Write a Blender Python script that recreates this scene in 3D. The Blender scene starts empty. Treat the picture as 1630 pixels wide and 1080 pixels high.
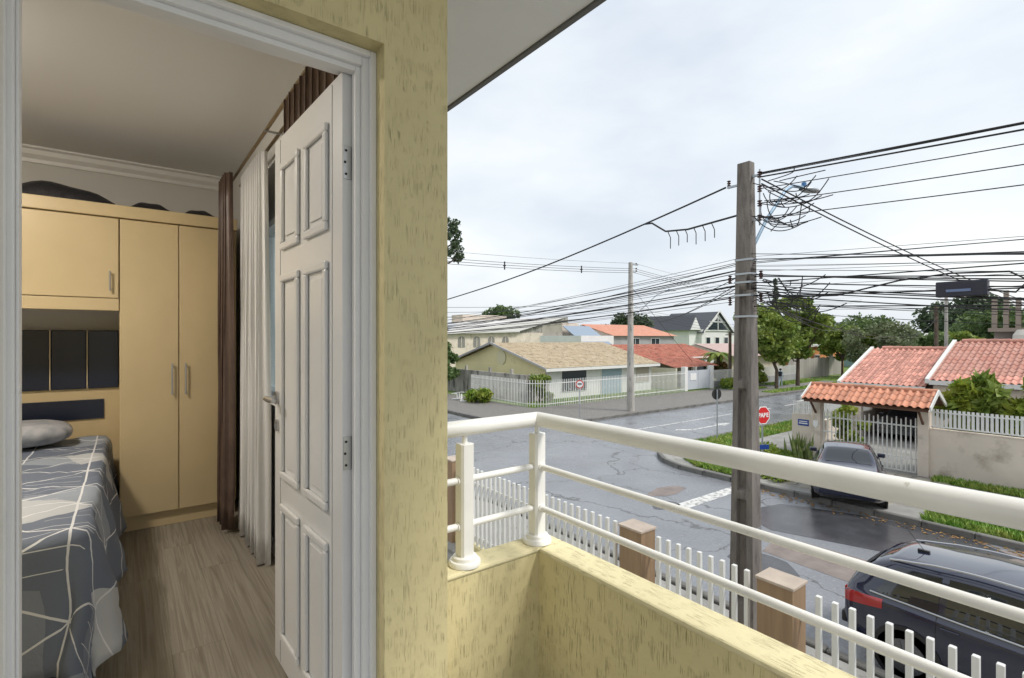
import bpy, math, random
import numpy as np
from mathutils import Vector, Matrix
random.seed(7); rng = np.random.default_rng(7)
scene = bpy.context.scene
R = math.radians
C = scene.collection

# ------------------------------------------------------------------ camera
CAMZ = 4.7
cam_d = bpy.data.cameras.new('camera'); cam = bpy.data.objects.new('camera', cam_d); C.objects.link(cam)
cam.location = (0, 0, CAMZ); cam.rotation_euler = (R(90), 0, R(-37.0))
cam_d.sensor_width = 36; cam_d.lens = 18.0; cam_d.shift_y = -0.001
cam_d.clip_start = 0.02; cam_d.clip_end = 3000
scene.camera = cam
# ------------------------------------------------------------------ sky
SUN_EL, SUN_AZ = R(52), R(150)          # azimuth clockwise from +Y
w = bpy.data.worlds.new('World'); scene.world = w; w.use_nodes = True
nt = w.node_tree; nt.nodes.clear()
def N(nt, t, **k):
    n = nt.nodes.new(t)
    for a, b in k.items(): setattr(n, a, b)
    return n
sky = N(nt, 'ShaderNodeTexSky', sky_type='NISHITA', sun_disc=False)
sky.sun_elevation = SUN_EL; sky.sun_rotation = SUN_AZ; sky.air_density = 1.5; sky.dust_density = 2
tc = N(nt, 'ShaderNodeTexCoord'); mp = N(nt, 'ShaderNodeMapping'); mp.inputs['Scale'].default_value = (1.0, 1.0, 2.6)
nz = N(nt, 'ShaderNodeTexNoise'); nz.inputs['Scale'].default_value = 1.9; nz.inputs['Detail'].default_value = 6; nz.inputs['Roughness'].default_value = .5
rp = N(nt, 'ShaderNodeValToRGB'); e = rp.color_ramp.elements
e[0].position = .34; e[0].color = (3.8, 4.15, 4.6, 1); e[1].position = .66; e[1].color = (5.3, 5.45, 5.5, 1)
mx = N(nt, 'ShaderNodeMix', data_type='RGBA'); mx.inputs[0].default_value = .93
bg = N(nt, 'ShaderNodeBackground'); bg.inputs['Strength'].default_value = .1
out = N(nt, 'ShaderNodeOutputWorld'); L = nt.links.new
L(tc.outputs['Generated'], mp.inputs[0]); L(mp.outputs[0], nz.inputs['Vector']); L(nz.outputs['Fac'], rp.inputs[0])
L(sky.outputs[0], mx.inputs[6]); L(rp.outputs[0], mx.inputs[7]); L(mx.outputs[2], bg.inputs[0]); L(bg.outputs[0], out.inputs[0])
# ------------------------------------------------------------------ sun (veiled by cloud)
sd = bpy.data.lights.new('sun', 'SUN'); sd.energy = 1.5; sd.angle = R(14); sd.color = (1, .96, .9)
so = bpy.data.objects.new('sun', sd); C.objects.link(so)
dirv = Vector((math.sin(SUN_AZ)*math.cos(SUN_EL), math.cos(SUN_AZ)*math.cos(SUN_EL), math.sin(SUN_EL)))
so.rotation_euler = dirv.to_track_quat('Z', 'Y').to_euler(); so.location = (0, -5, 30)
scene.view_settings.view_transform = 'Standard'; scene.view_settings.look = 'None'
scene.view_settings.exposure = 1.0; scene.view_settings.gamma = 1.0

# ================================================================== helpers
WL = {}                                   # world offset of a thing's root
class MB:
    def __init__(s): s.v = []; s.f = []
    def add(s, vs, fs):
        o = len(s.v); s.v += [tuple(p) for p in vs]; s.f += [tuple(i+o for i in q) for q in fs]; return s
    def box(s, x0, x1, y0, y1, z0, z1):
        return s.add([(x0,y0,z0),(x1,y0,z0),(x1,y1,z0),(x0,y1,z0),(x0,y0,z1),(x1,y0,z1),(x1,y1,z1),(x0,y1,z1)],
                     [(3,2,1,0),(4,5,6,7),(0,1,5,4),(1,2,6,5),(2,3,7,6),(3,0,4,7)])
    def rbox(s, c, size, rz=0, rx=0, ry=0):
        m = Matrix.Translation(c) @ Matrix.Rotation(rz,4,'Z') @ Matrix.Rotation(ry,4,'Y') @ Matrix.Rotation(rx,4,'X')
        a, b, d = [q/2 for q in size]
        vs = [m @ Vector(p) for p in ((-a,-b,-d),(a,-b,-d),(a,b,-d),(-a,b,-d),(-a,-b,d),(a,-b,d),(a,b,d),(-a,b,d))]
        return s.add(vs, [(3,2,1,0),(4,5,6,7),(0,1,5,4),(1,2,6,5),(2,3,7,6),(3,0,4,7)])
    def bbox(s, x0, x1, y0, y1, z0, z1, b=.01):      # box with chamfered vertical + top edges
        p = [(x0+b,y0),(x1-b,y0),(x1,y0+b),(x1,y1-b),(x1-b,y1),(x0+b,y1),(x0,y1-b),(x0,y0+b)]
        cx, cy = (x0+x1)/2, (y0+y1)/2
        q = [(cx+(a-cx)*(1-2*b/(x1-x0)), cy+(d-cy)*(1-2*b/(y1-y0))) for a, d in p]
        n = 8; vs = [(a,d,z0) for a,d in p]+[(a,d,z1-b) for a,d in p]+[(a,d,z1) for a,d in q]
        fs = [tuple(range(n-1,-1,-1)), tuple(range(2*n,3*n))]
        for k in range(2):
            for i in range(n): fs.append((k*n+i, k*n+(i+1)%n, (k+1)*n+(i+1)%n, (k+1)*n+i))
        return s.add(vs, fs)
    def prism(s, poly, z0, z1):                       # poly counter-clockwise
        n = len(poly); vs = [(a,b,z0) for a,b in poly]+[(a,b,z1) for a,b in poly]
        return s.add(vs, [tuple(range(n-1,-1,-1)), tuple(range(n,2*n))]+[(i,(i+1)%n,n+(i+1)%n,n+i) for i in range(n)])
    def prism_axis(s, poly, a0, a1, axis):            # poly in the other two axes, extruded along axis
        n = len(poly)
        def P(p, a): return (a,p[0],p[1]) if axis == 'x' else (p[0],a,p[1])
        vs = [P(p,a0) for p in poly]+[P(p,a1) for p in poly]
        return s.add(vs, [tuple(range(n-1,-1,-1)), tuple(range(n,2*n))]+[(i,(i+1)%n,n+(i+1)%n,n+i) for i in range(n)])
    def sheet(s, poly, z):
        n = len(poly); return s.add([(a,b,z) for a,b in poly], [tuple(range(n))])
    def tube(s, path, r, n=6, cap=True):
        path = [Vector(p) for p in path]; m = len(path); vs = []; up = None
        for i, p in enumerate(path):
            t = (path[min(i+1,m-1)]-path[max(i-1,0)]).normalized()
            if up is None: up = Vector((0,0,1)) if abs(t.z) < .95 else Vector((1,0,0))
            a = t.cross(up).normalized(); b = a.cross(t).normalized(); up = b
            rr = r[i] if isinstance(r, (list,tuple)) else r
            for k in range(n):
                g = 2*math.pi*(k+.5)/n; vs.append(p+a*math.cos(g)*rr+b*math.sin(g)*rr)
        fs = [(i*n+k, i*n+(k+1)%n, (i+1)*n+(k+1)%n, (i+1)*n+k) for i in range(m-1) for k in range(n)]
        fs = [q[::-1] for q in fs]
        if cap: fs += [tuple(range(n)), tuple(range((m-1)*n, m*n))[::-1]]
        return s.add(vs, fs)
    def lathe(s, c, prof, n=20, axis='z'):            # prof (r, h)
        vs = []
        for r, h in prof:
            for k in range(n):
                g = 2*math.pi*k/n; a, b = r*math.cos(g), r*math.sin(g)
                p = (a,b,h) if axis == 'z' else ((h,a,b) if axis == 'x' else (b,h,a))
                vs.append((c[0]+p[0], c[1]+p[1], c[2]+p[2]))
        m = len(prof)
        fs = [(i*n+k, i*n+(k+1)%n, (i+1)*n+(k+1)%n, (i+1)*n+k) for i in range(m-1) for k in range(n)]
        fs += [tuple(range(n))[::-1], tuple(range((m-1)*n, m*n))]
        return s.add(vs, fs)
    def grid(s, pts, close=False):                    # pts[i][j]
        a, b = len(pts), len(pts[0]); vs = [p for r in pts for p in r]
        return s.add(vs, [(i*b+j, i*b+j+1, (i+1)*b+j+1, (i+1)*b+j) for i in range(a-1) for j in range(b-1)])
    def build(s, name, mat, parent=None, smooth=False, bevel=0):
        me = bpy.data.meshes.new(name); o = Vector(WL.get(parent, (0,0,0))) if parent else Vector((0,0,0))
        me.from_pydata([(p[0]-o.x, p[1]-o.y, p[2]-o.z) for p in s.v], [], s.f); me.validate()
        me.materials.append(mat)
        if smooth:
            me.polygons.foreach_set('use_smooth', [True]*len(me.polygons))
        ob = bpy.data.objects.new(name, me); C.objects.link(ob)
        if parent: ob.parent = parent; WL[ob] = o
        if smooth == 'auto':
            md = ob.modifiers.new('e', 'EDGE_SPLIT'); md.split_angle = R(40)
        if bevel:
            md = ob.modifiers.new('b', 'BEVEL'); md.width = bevel; md.segments = 2; md.limit_method = 'ANGLE'; md.angle_limit = R(50)
        return ob
def tag(o, label=None, cat=None, group=None, kind=None):
    for k, v in (('label',label),('category',cat),('group',group),('kind',kind)):
        if v: o[k] = v
    return o
def thing(name, label, cat, loc=(0,0,0), group=None):
    o = bpy.data.objects.new(name, None); C.objects.link(o); o.location = loc; o.empty_display_size = .2
    WL[o] = Vector(loc); return tag(o, label, cat, group)
def piece(mesh, name, mtx, parent):                   # a cheap copy sharing mesh data
    ob = bpy.data.objects.new(name, mesh); C.objects.link(ob); ob.parent = parent
    o = WL.get(parent, Vector((0,0,0))); ob.matrix_local = Matrix.Translation(-Vector(o)) @ mtx
    return ob
def copy_tree(o, parent=None):
    c = o.copy(); C.objects.link(c); c.parent = parent
    for ch in o.children: copy_tree(ch, c)
    return c
def mesh_of(mb, mat, smooth=False):
    me = bpy.data.meshes.new('m'); me.from_pydata(mb.v, [], mb.f); me.materials.append(mat)
    if smooth: me.polygons.foreach_set('use_smooth', [True]*len(me.polygons))
    return me

# ------------------------------------------------------------------ materials
def M(name, col, rough=.6, metal=0., var=None, bump=None, rnd=0, spec=.5, stretch=(1,1,1), trans=0, coat=0, dirt=None, emit=0):
    m = bpy.data.materials.new(name); m.use_nodes = True; t = m.node_tree; b = t.nodes['Principled BSDF']; l = t.links.new
    col = (*col, 1) if len(col) == 3 else col
    b.inputs['Base Color'].default_value = col; b.inputs['Roughness'].default_value = rough; b.inputs['Metallic'].default_value = metal
    b.inputs['Specular IOR Level'].default_value = spec; b.inputs['Coat Weight'].default_value = coat
    b.inputs['Transmission Weight'].default_value = trans
    if emit: b.inputs['Emission Color'].default_value = col; b.inputs['Emission Strength'].default_value = emit
    tc = N(t,'ShaderNodeTexCoord'); mp = N(t,'ShaderNodeMapping'); mp.inputs['Scale'].default_value = stretch; l(tc.outputs['Object'], mp.inputs[0])
    cur = None
    def noise(sc, det=4, rough_=.55):
        n = N(t,'ShaderNodeTexNoise'); n.inputs['Scale'].default_value = sc; n.inputs['Detail'].default_value = det; n.inputs['Roughness'].default_value = rough_
        l(mp.outputs[0], n.inputs['Vector']); return n
    def mixc(fac, a, c):
        x = N(t,'ShaderNodeMix', data_type='RGBA')
        if hasattr(fac,'is_linked') or not isinstance(fac,(int,float)): l(fac, x.inputs[0])
        else: x.inputs[0].default_value = fac
        for s_, q in ((6,a),(7,c)):
            if isinstance(q, tuple): x.inputs[s_].default_value = q
            else: l(q, x.inputs[s_])
        return x.outputs[2]
    def ramp(src, p0, p1):
        r = N(t,'ShaderNodeMapRange'); r.inputs['From Min'].default_value = p0; r.inputs['From Max'].default_value = p1; l(src, r.inputs[0]); return r.outputs[0]
    if var:                                            # (scale, amount) or (scale, colour2)
        n = noise(var[0]); f = ramp(n.outputs['Fac'], .32, .68)
        if isinstance(var[1], (int,float)):
            a = tuple(max(0,c*(1-var[1])) for c in col[:3])+(1,); c2 = tuple(min(1,c*(1+var[1])) for c in col[:3])+(1,)
        else: a, c2 = col, (*var[1],1)
        cur = mixc(f, a, c2)
    if dirt:                                           # (scale, colour, threshold lo, hi)
        n = noise(dirt[0], 6, .65); f = ramp(n.outputs['Fac'], dirt[2], dirt[3]); cur = mixc(f, cur if cur else col, (*dirt[1],1))
    if rnd:
        oi = N(t,'ShaderNodeObjectInfo'); hs = N(t,'ShaderNodeHueSaturation'); mr = N(t,'ShaderNodeMapRange')
        mr.inputs['To Min'].default_value = 1-rnd; mr.inputs['To Max'].default_value = 1+rnd
        l(oi.outputs['Random'], mr.inputs[0]); l(mr.outputs[0], hs.inputs['Value'])
        if cur: l(cur, hs.inputs['Color'])
        else: hs.inputs['Color'].default_value = col
        cur = hs.outputs[0]
    if cur: l(cur, b.inputs['Base Color'])
    if bump:                                           # (scale, strength, distance)
        n = noise(bump[0], 5); bp = N(t,'ShaderNodeBump'); bp.inputs['Strength'].default_value = bump[1]; bp.inputs['Distance'].default_value = bump[2]
        l(n.outputs['Fac'], bp.inputs['Height']); l(bp.outputs[0], b.inputs['Normal'])
    m['_t'] = 1
    return m
def stucco(name, col, groove, stretch):
    m = M(name, col, .8, var=(2.5,.06)); t = m.node_tree; l = t.links.new; b = t.nodes['Principled BSDF']
    tc = N(t,'ShaderNodeTexCoord'); mp = N(t,'ShaderNodeMapping'); mp.inputs['Scale'].default_value = stretch; l(tc.outputs['Object'], mp.inputs[0])
    n = N(t,'ShaderNodeTexNoise'); n.inputs['Scale'].default_value = 1; n.inputs['Detail'].default_value = 3; n.inputs['Distortion'].default_value = .35; l(mp.outputs[0], n.inputs['Vector'])
    r = N(t,'ShaderNodeMapRange'); r.inputs['From Min'].default_value = .56; r.inputs['From Max'].default_value = .70; l(n.outputs['Fac'], r.inputs[0])
    nm = N(t,'ShaderNodeTexNoise'); nm.inputs['Scale'].default_value = 22; nm.inputs['Detail'].default_value = 4; l(tc.outputs['Object'], nm.inputs['Vector'])
    rm = N(t,'ShaderNodeMapRange'); rm.inputs['From Min'].default_value = .42; rm.inputs['From Max'].default_value = .62; l(nm.outputs['Fac'], rm.inputs[0])
    gm = N(t,'ShaderNodeMath', operation='MULTIPLY'); l(r.outputs[0], gm.inputs[0]); l(rm.outputs[0], gm.inputs[1]); r = gm
    n2 = N(t,'ShaderNodeTexNoise'); n2.inputs['Scale'].default_value = 60; n2.inputs['Detail'].default_value = 4; l(tc.outputs['Object'], n2.inputs['Vector'])
    old = b.inputs['Base Color'].links[0].from_socket
    x = N(t,'ShaderNodeMix', data_type='RGBA'); l(r.outputs[0], x.inputs[0]); l(old, x.inputs[6]); x.inputs[7].default_value = (*groove,1); l(x.outputs[2], b.inputs['Base Color'])
    h = N(t,'ShaderNodeMath', operation='MULTIPLY_ADD'); l(n2.outputs['Fac'], h.inputs[0]); h.inputs[1].default_value = .35
    inv = N(t,'ShaderNodeMath', operation='SUBTRACT'); inv.inputs[0].default_value = 1; l(r.outputs[0], inv.inputs[1]); l(inv.outputs[0], h.inputs[2])
    bp = N(t,'ShaderNodeBump'); bp.inputs['Strength'].default_value = .8; bp.inputs['Distance'].default_value = .0035; l(h.outputs[0], bp.inputs['Height']); l(bp.outputs[0], b.inputs['Normal'])
    return m
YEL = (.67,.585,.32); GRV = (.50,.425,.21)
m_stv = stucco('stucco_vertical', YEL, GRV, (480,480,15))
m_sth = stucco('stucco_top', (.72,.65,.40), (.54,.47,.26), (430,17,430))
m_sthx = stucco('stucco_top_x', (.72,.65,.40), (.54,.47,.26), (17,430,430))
m_white = M('white_paint', (.84,.84,.84), .35, var=(3,.03))
m_rail = M('white_rail_paint', (.84,.83,.79), .3, var=(6,.05), dirt=(22,(.50,.47,.40),.66,.76), coat=.2, bump=(60,.06,.002))
m_door = M('door_paint', (.76,.76,.76), .32, var=(2,.03))
m_ceil = M('ceiling_paint', (.80,.80,.80), .9, bump=(90,.15,.002))
m_soffit = M('soffit_paint', (.74,.75,.77), .9, bump=(120,.3,.002), var=(2,.03))
m_roomwall = M('room_wall_paint', (.66,.65,.62), .85)
m_steel = M('brushed_steel', (.55,.56,.57), .3, 1)
m_dark = M('dark_gap', (.02,.02,.025), .7)
m_black = M('black_plastic', (.02,.02,.022), .45)
m_cream = M('cream_laminate', (.62,.49,.28), .36, var=(1.5,.07), bump=(300,.05,.001))
m_navy = M('navy_panel', (.012,.018,.04), .25)
m_gold = M('gold_strip', (.62,.52,.34), .35)
m_brown = M('brown_satin', (.13,.085,.065), .42, var=(8,.2))
m_sheer = M('sheer_voile', (.80,.80,.80), .8)
m_bag = M('black_bag', (.015,.015,.018), .5, bump=(25,.6,.02))
m_glass = M('window_glass', (.75,.88,.88), .05, trans=.9)
m_tealglass = M('teal_glass', (.82,.93,.93), .08, trans=.95)
m_asph = None

def planks_mat():
    m = M('laminate', (.30,.25,.19), .45, rnd=.12); t = m.node_tree; l = t.links.new; b = t.nodes['Principled BSDF']
    tc = N(t,'ShaderNodeTexCoord'); oi = N(t,'ShaderNodeObjectInfo'); ad = N(t,'ShaderNodeVectorMath', operation='ADD')
    sc = N(t,'ShaderNodeVectorMath', operation='SCALE'); sc.inputs['Scale'].default_value = 40
    l(oi.outputs['Random'], sc.inputs[0]); l(tc.outputs['Object'], ad.inputs[0]); l(sc.outputs[0], ad.inputs[1])
    mp = N(t,'ShaderNodeMapping'); mp.inputs['Scale'].default_value = (1,.16,1); l(ad.outputs[0], mp.inputs[0])
    n = N(t,'ShaderNodeTexNoise'); n.inputs['Scale'].default_value = 9; n.inputs['Detail'].default_value = 5; n.inputs['Distortion'].default_value = 1.6; l(mp.outputs[0], n.inputs['Vector'])
    wv = N(t,'ShaderNodeMath', operation='SINE'); mu = N(t,'ShaderNodeMath', operation='MULTIPLY'); mu.inputs[1].default_value = 55; l(n.outputs['Fac'], mu.inputs[0]); l(mu.outputs[0], wv.inputs[0])
    r = N(t,'ShaderNodeValToRGB'); r.color_ramp.elements[0].color = (.19,.165,.13,1); r.color_ramp.elements[1].color = (.30,.27,.22,1); r.color_ramp.elements[0].position = .33; r.color_ramp.elements[1].position = .58
    l(n.outputs['Fac'], r.inputs[0])
    x = N(t,'ShaderNodeMix', data_type='RGBA', blend_type='MULTIPLY'); mr = N(t,'ShaderNodeMapRange'); mr.inputs['From Min'].default_value = -1; mr.inputs['To Min'].default_value = .93; mr.inputs['To Max'].default_value = 1.04
    l(wv.outputs[0], mr.inputs[0]); x.inputs[0].default_value = 1; l(r.outputs[0], x.inputs[6]); l(mr.outputs[0], x.inputs[7]); l(x.outputs[2], b.inputs['Base Color'])
    return m
m_plank = planks_mat()

# ================================================================== ground, streets
def noise_asphalt():
    m = M('wet_asphalt', (.19,.20,.22), .4, var=(.35,.14), dirt=(14,(.29,.29,.29),.5,.78)); t = m.node_tree; l = t.links.new; b = t.nodes['Principled BSDF']
    tc = N(t,'ShaderNodeTexCoord'); n = N(t,'ShaderNodeTexNoise'); n.inputs['Scale'].default_value = .45; n.inputs['Detail'].default_value = 5; l(tc.outputs['Object'], n.inputs['Vector'])
    r = N(t,'ShaderNodeMapRange'); r.inputs['From Min'].default_value = .35; r.inputs['From Max'].default_value = .65; r.inputs['To Min'].default_value = .1; r.inputs['To Max'].default_value = .42; l(n.outputs['Fac'], r.inputs[0]); l(r.outputs[0], b.inputs['Roughness'])
    v = N(t,'ShaderNodeTexVoronoi', feature='DISTANCE_TO_EDGE'); v.inputs['Scale'].default_value = .22
    n3 = N(t,'ShaderNodeTexNoise'); n3.inputs['Scale'].default_value = 1.2; n3.inputs['Detail'].default_value = 5; l(tc.outputs['Object'], n3.inputs['Vector'])
    vm = N(t,'ShaderNodeVectorMath', operation='MULTIPLY_ADD'); l(n3.outputs['Color'], vm.inputs[0]); vm.inputs[1].default_value = (1.6,1.6,0); l(tc.outputs['Object'], vm.inputs[2]); l(vm.outputs[0], v.inputs['Vector'])
    cr = N(t,'ShaderNodeMapRange'); cr.inputs['From Min'].default_value = .001; cr.inputs['From Max'].default_value = .007; l(v.outputs['Distance'], cr.inputs[0])
    old = b.inputs['Base Color'].links[0].from_socket; x = N(t,'ShaderNodeMix', data_type='RGBA'); l(cr.outputs[0], x.inputs[0]); x.inputs[6].default_value = (.075,.075,.075,1); l(old, x.inputs[7]); l(x.outputs[2], b.inputs['Base Color'])
    n2 = N(t,'ShaderNodeTexNoise'); n2.inputs['Scale'].default_value = 45; n2.inputs['Detail'].default_value = 3; l(tc.outputs['Object'], n2.inputs['Vector'])
    bp = N(t,'ShaderNodeBump'); bp.inputs['Strength'].default_value = .5; bp.inputs['Distance'].default_value = .01; l(n2.outputs['Fac'], bp.inputs['Height']); l(bp.outputs[0], b.inputs['Normal'])
    return m
m_asph = noise_asphalt()
m_ground = M('far_ground', (.12,.13,.07), .9, var=(.05,(.16,.14,.10)))
m_grass = M('grass_soil', (.10,.20,.03), .9, var=(1.4,(.17,.22,.06)), bump=(40,.8,.03))
m_blade = M('grass_blades', (.12,.29,.03), .6, var=(2.2,(.34,.38,.09)))
m_pave = M('concrete_pavement', (.27,.265,.25), .75, var=(1.2,.2), dirt=(5,(.16,.15,.13),.55,.7), bump=(30,.4,.01))
m_kerb = M('kerb_concrete', (.17,.165,.155), .8, var=(2,.25), dirt=(4,(.08,.08,.075),.5,.7), bump=(30,.5,.01), rnd=.12)
m_mark = M('road_paint', (.62,.62,.60), .6, dirt=(6,(.2,.2,.2),.48,.62))
m_patchd = M('dark_wet_asphalt', (.055,.056,.062), .2, var=(1.5,.3), bump=(50,.3,.006))
m_patchb = M('brown_patch', (.20,.165,.15), .6, var=(3,.2), bump=(30,.5,.01))
m_cobble = M('stone_drive', (.28,.26,.22), .7, rnd=.2, bump=(20,.5,.01))
def paver_mat():
    m = M('small_pavers', (.24,.22,.20), .7); t = m.node_tree; l = t.links.new; b = t.nodes['Principled BSDF']
    tc = N(t,'ShaderNodeTexCoord'); br = N(t,'ShaderNodeTexBrick'); br.inputs['Scale'].default_value = 3.2; br.inputs['Mortar Size'].default_value = .03
    br.inputs['Color1'].default_value = (.25,.23,.21,1); br.inputs['Color2'].default_value = (.17,.165,.16,1); br.inputs['Mortar'].default_value = (.09,.085,.075,1)
    l(tc.outputs['Object'], br.inputs['Vector']); l(br.outputs['Color'], b.inputs['Base Color']); return m
m_paver = paver_mat()
def struct(mb, name, mat): return tag(mb.build(name, mat), kind='structure')
struct(MB().sheet([(-500,-300),(700,-300),(700,900),(-500,900)], -.03), 'ground', m_ground)
struct(MB().sheet([(8.1,-60),(16.0,-60),(16.0,140),(8.1,140)], 0), 'road', m_asph)
struct(MB().sheet([(16.0,13.2),(260,13.2),(260,20.6),(16.0,20.6)], 0.0).sheet([(8.1,13.2),(-60,13.2),(-60,20.6),(8.1,20.6)][::-1], 0.0).sheet([(16,9),(20.5,9),(20.5,13.2),(16,13.2)],0).sheet([(16,20.6),(20.5,20.6),(20.5,24.5),(16,24.5)],0).sheet([(5.8,10.8),(8.1,10.8),(8.1,13.2),(5.8,13.2)],0).sheet([(5.8,20.6),(8.1,20.6),(8.1,23.2),(5.8,23.2)],0), 'cross_road', m_asph)
def arc(cx, cy, r, a0, a1, n=8): return [(cx+r*math.cos(R(a0+(a1-a0)*i/n)), cy+r*math.sin(R(a0+(a1-a0)*i/n))) for i in range(n+1)]
PZ = .12
own_pave = struct(MB().prism([(5.6,-40)]+[(8.1,-40)]+arc(6.1,11.4,2,0,90)+[(5.6,13.4)], -.02, PZ), 'pavement_own_side', m_pave)
struct(MB().prism([(-60,-40),(5.6,-40),(5.6,13.4),(-60,13.4)], -.02, .05), 'yard_ground', m_pave)
right_pave = struct(MB().prism([(16.4,-60),(60,-60),(120,13.4)][:0]+[(15.95,-60),(21.3,-60),(21.3,9.6),(120,9.6),(120,13.3)]+arc(18.75,10.5,2.8,90,180), -.02, PZ), 'pavement_right_corner', m_pave)
far_pave = struct(MB().prism(arc(19.2,23.4,2.8,180,270)+[(140,20.5),(140,25.9),(21.2,25.9),(21.2,120),(16.4,120)], -.02, PZ), 'pavement_far_corner', m_paver)
struct(MB().prism([(8.1,120),(-60,120),(-60,20.6),(6,20.6)]+arc(6.1,22.6,2,-90,0), -.02, PZ), 'pavement_left_far', m_pave)
struct(MB().prism([(21.35,-60),(120,-60),(120,9.6),(21.35,9.6)], -.02, .10), 'right_lot_ground', m_pave)
struct(MB().prism([(21.25,25.95),(140,25.95),(140,120),(21.25,120)], -.02, .10), 'far_lot_ground', m_grass)
def kerb(path, parent, w_=.16, h=.165, seg=1.0):
    pts = [Vector((*p,0)) for p in path]; d = [0]
    for a, b in zip(pts, pts[1:]): d.append(d[-1]+(b-a).length)
    def at(s):
        for i in range(len(pts)-1):
            if s <= d[i+1]+1e-6: return pts[i].lerp(pts[i+1], (s-d[i])/(d[i+1]-d[i]))
        return pts[-1]
    me = None; n = int(d[-1]/seg)
    for i in range(n):
        a, b = at(i*d[-1]/n), at((i+1)*d[-1]/n); m = (a+b)/2; l_ = (b-a).length
        mb = MB().bbox(-.5, .5, -w_/2, w_/2, -.02, h, .02)
        if me is None: me = mesh_of(mb, m_kerb)
        piece(me, 'kerb_stone', Matrix.Translation(m+Vector((0,0,random.uniform(-.008,.008)))) @ Matrix.Rotation(math.atan2(b.y-a.y, b.x-a.x)+random.uniform(-.012,.012),4,'Z') @ Matrix.Diagonal((l_-.015,1,1,1)), parent)
kerb([(15.85,-2)]+arc(18.75,10.5,2.9,180,90)+[(45,13.45)], right_pave)
kerb([(16.3,50)]+arc(19.2,23.4,2.95,180,270)+[(62,20.4)], far_pave)
kerb([(8.2,-2)]+arc(6.1,11.4,2.15,0,60), own_pave)
# markings
def marking(name, polys, label):
    mb = MB()
    for p in polys: mb.sheet(p, .004)
    return struct(mb, name, m_mark)
def rect(x0,x1,y0,y1): return [(x0,y0),(x1,y0),(x1,y1),(x0,y1)]
marking('stop_line', [rect(12.4,15.8,8.35,8.75)], '')
marking('centre_line', [rect(18.5,30,17.05,17.17)], '')
marking('lane_dash', [rect(x,x+2,16.9,17.04) for x in (32.5,36.5,40.5,46,52)], '')
marking('lane_arrow', [rect(23.2,25.6,15.3,15.45), [(25.6,15.05),(26.8,15.38),(25.6,15.7)], [(23.2,15.45),(22.6,15.95),(22.3,15.8),(23.0,15.3)]], '')
def blob(cx, cy, rx, ry, n=18, seed=0):
    r_ = random.Random(seed); return [(cx+rx*math.cos(2*math.pi*i/n)*r_.uniform(.8,1.12), cy+ry*math.sin(2*math.pi*i/n)*r_.uniform(.8,1.12)) for i in range(n)]
struct(MB().sheet([(13.2,7.4),(12.6,6.2),(13.6,3.0),(15.2,2.2),(15.9,3.4),(15.6,5.2),(14.8,7.0)], .005), 'wet_patch', m_patchd)
struct(MB().sheet([(11.2,5.7),(12.4,5.9),(12.5,4.1),(11.1,3.9)], .004).sheet(blob(13.3,9.7,.8,.35,12,3), .004).sheet(blob(14.9,2.0,.8,1.0,12,4), .0045), 'repair_patch', m_patchb)
struct(MB().sheet(blob(12.1,8.9,.5,.35,12,9), .004).sheet(blob(10.6,5.4,.5,.7,12,5), .004), 'asphalt_repair', m_patchd)
# grass
def grass(polys, name, n, h=.07, z=PZ+.006):
    mb = MB()
    for p in polys: mb.sheet(p, z)
    base = struct(mb, name, m_grass)
    A = []
    for p in polys:
        xs = [q[0] for q in p]; ys = [q[1] for q in p]
        def inside(x, y):
            c = False; j = len(p)-1
            for i in range(len(p)):
                if (p[i][1] > y) != (p[j][1] > y) and x < (p[j][0]-p[i][0])*(y-p[i][1])/(p[j][1]-p[i][1])+p[i][0]: c = not c
                j = i
            return c
        k = 0; tgt = n/len(polys)
        while k < tgt:
            x, y = random.uniform(min(xs),max(xs)), random.uniform(min(ys),max(ys))
            if inside(x,y): A.append((x,y)); k += 1
    g = MB(); V = g.v; F = g.f
    for x, y in A:
        a = random.uniform(0,6.28); hh = h*random.uniform(.5,1.5); b_ = hh*.28; dx, dy = random.uniform(-.6,.6)*hh, random.uniform(-.6,.6)*hh; o = len(V)
        V += [(x-b_*math.cos(a),y-b_*math.sin(a),z),(x+b_*math.cos(a),y+b_*math.sin(a),z),(x+dx,y+dy,z+hh)]; F.append((o,o+1,o+2))
    tag(g.build(name+'_blades', m_blade), 'green grass blades growing on the '+name.replace('_',' '), 'grass', kind='stuff')
grass([[(16.02,-6),(18.9,-6),(18.8,3.6),(17.6,4.3),(16.02,4.1)]], 'verge_grass', 26000, .11)
grass([rect(20.5,21.1,-4,5.0)], 'wall_foot_grass', 6000, .12)
grass([[(17.4,11.4),(21,11.9),(34,11.9),(34,13.2),(19.5,13.2),(18,12.8)], [(16.1,8.9),(17.6,8.9),(17.7,10.9),(16.9,11.6),(16.2,10.6)], [(18.2,8.9),(21.1,8.9),(21.1,10.9),(18.2,10.9)]], 'corner_grass', 24000, .11)
grass([rect(43,60,20.9,22.0), rect(43,47,23.4,25.6), rect(60,90,21,25.6), rect(50,60,23.8,25.6)], 'far_verge_grass', 9000, .12)
grass([rect(21.4,38,26.1,28.3)], 'front_garden_grass', 5000, .1, .11)
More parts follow.
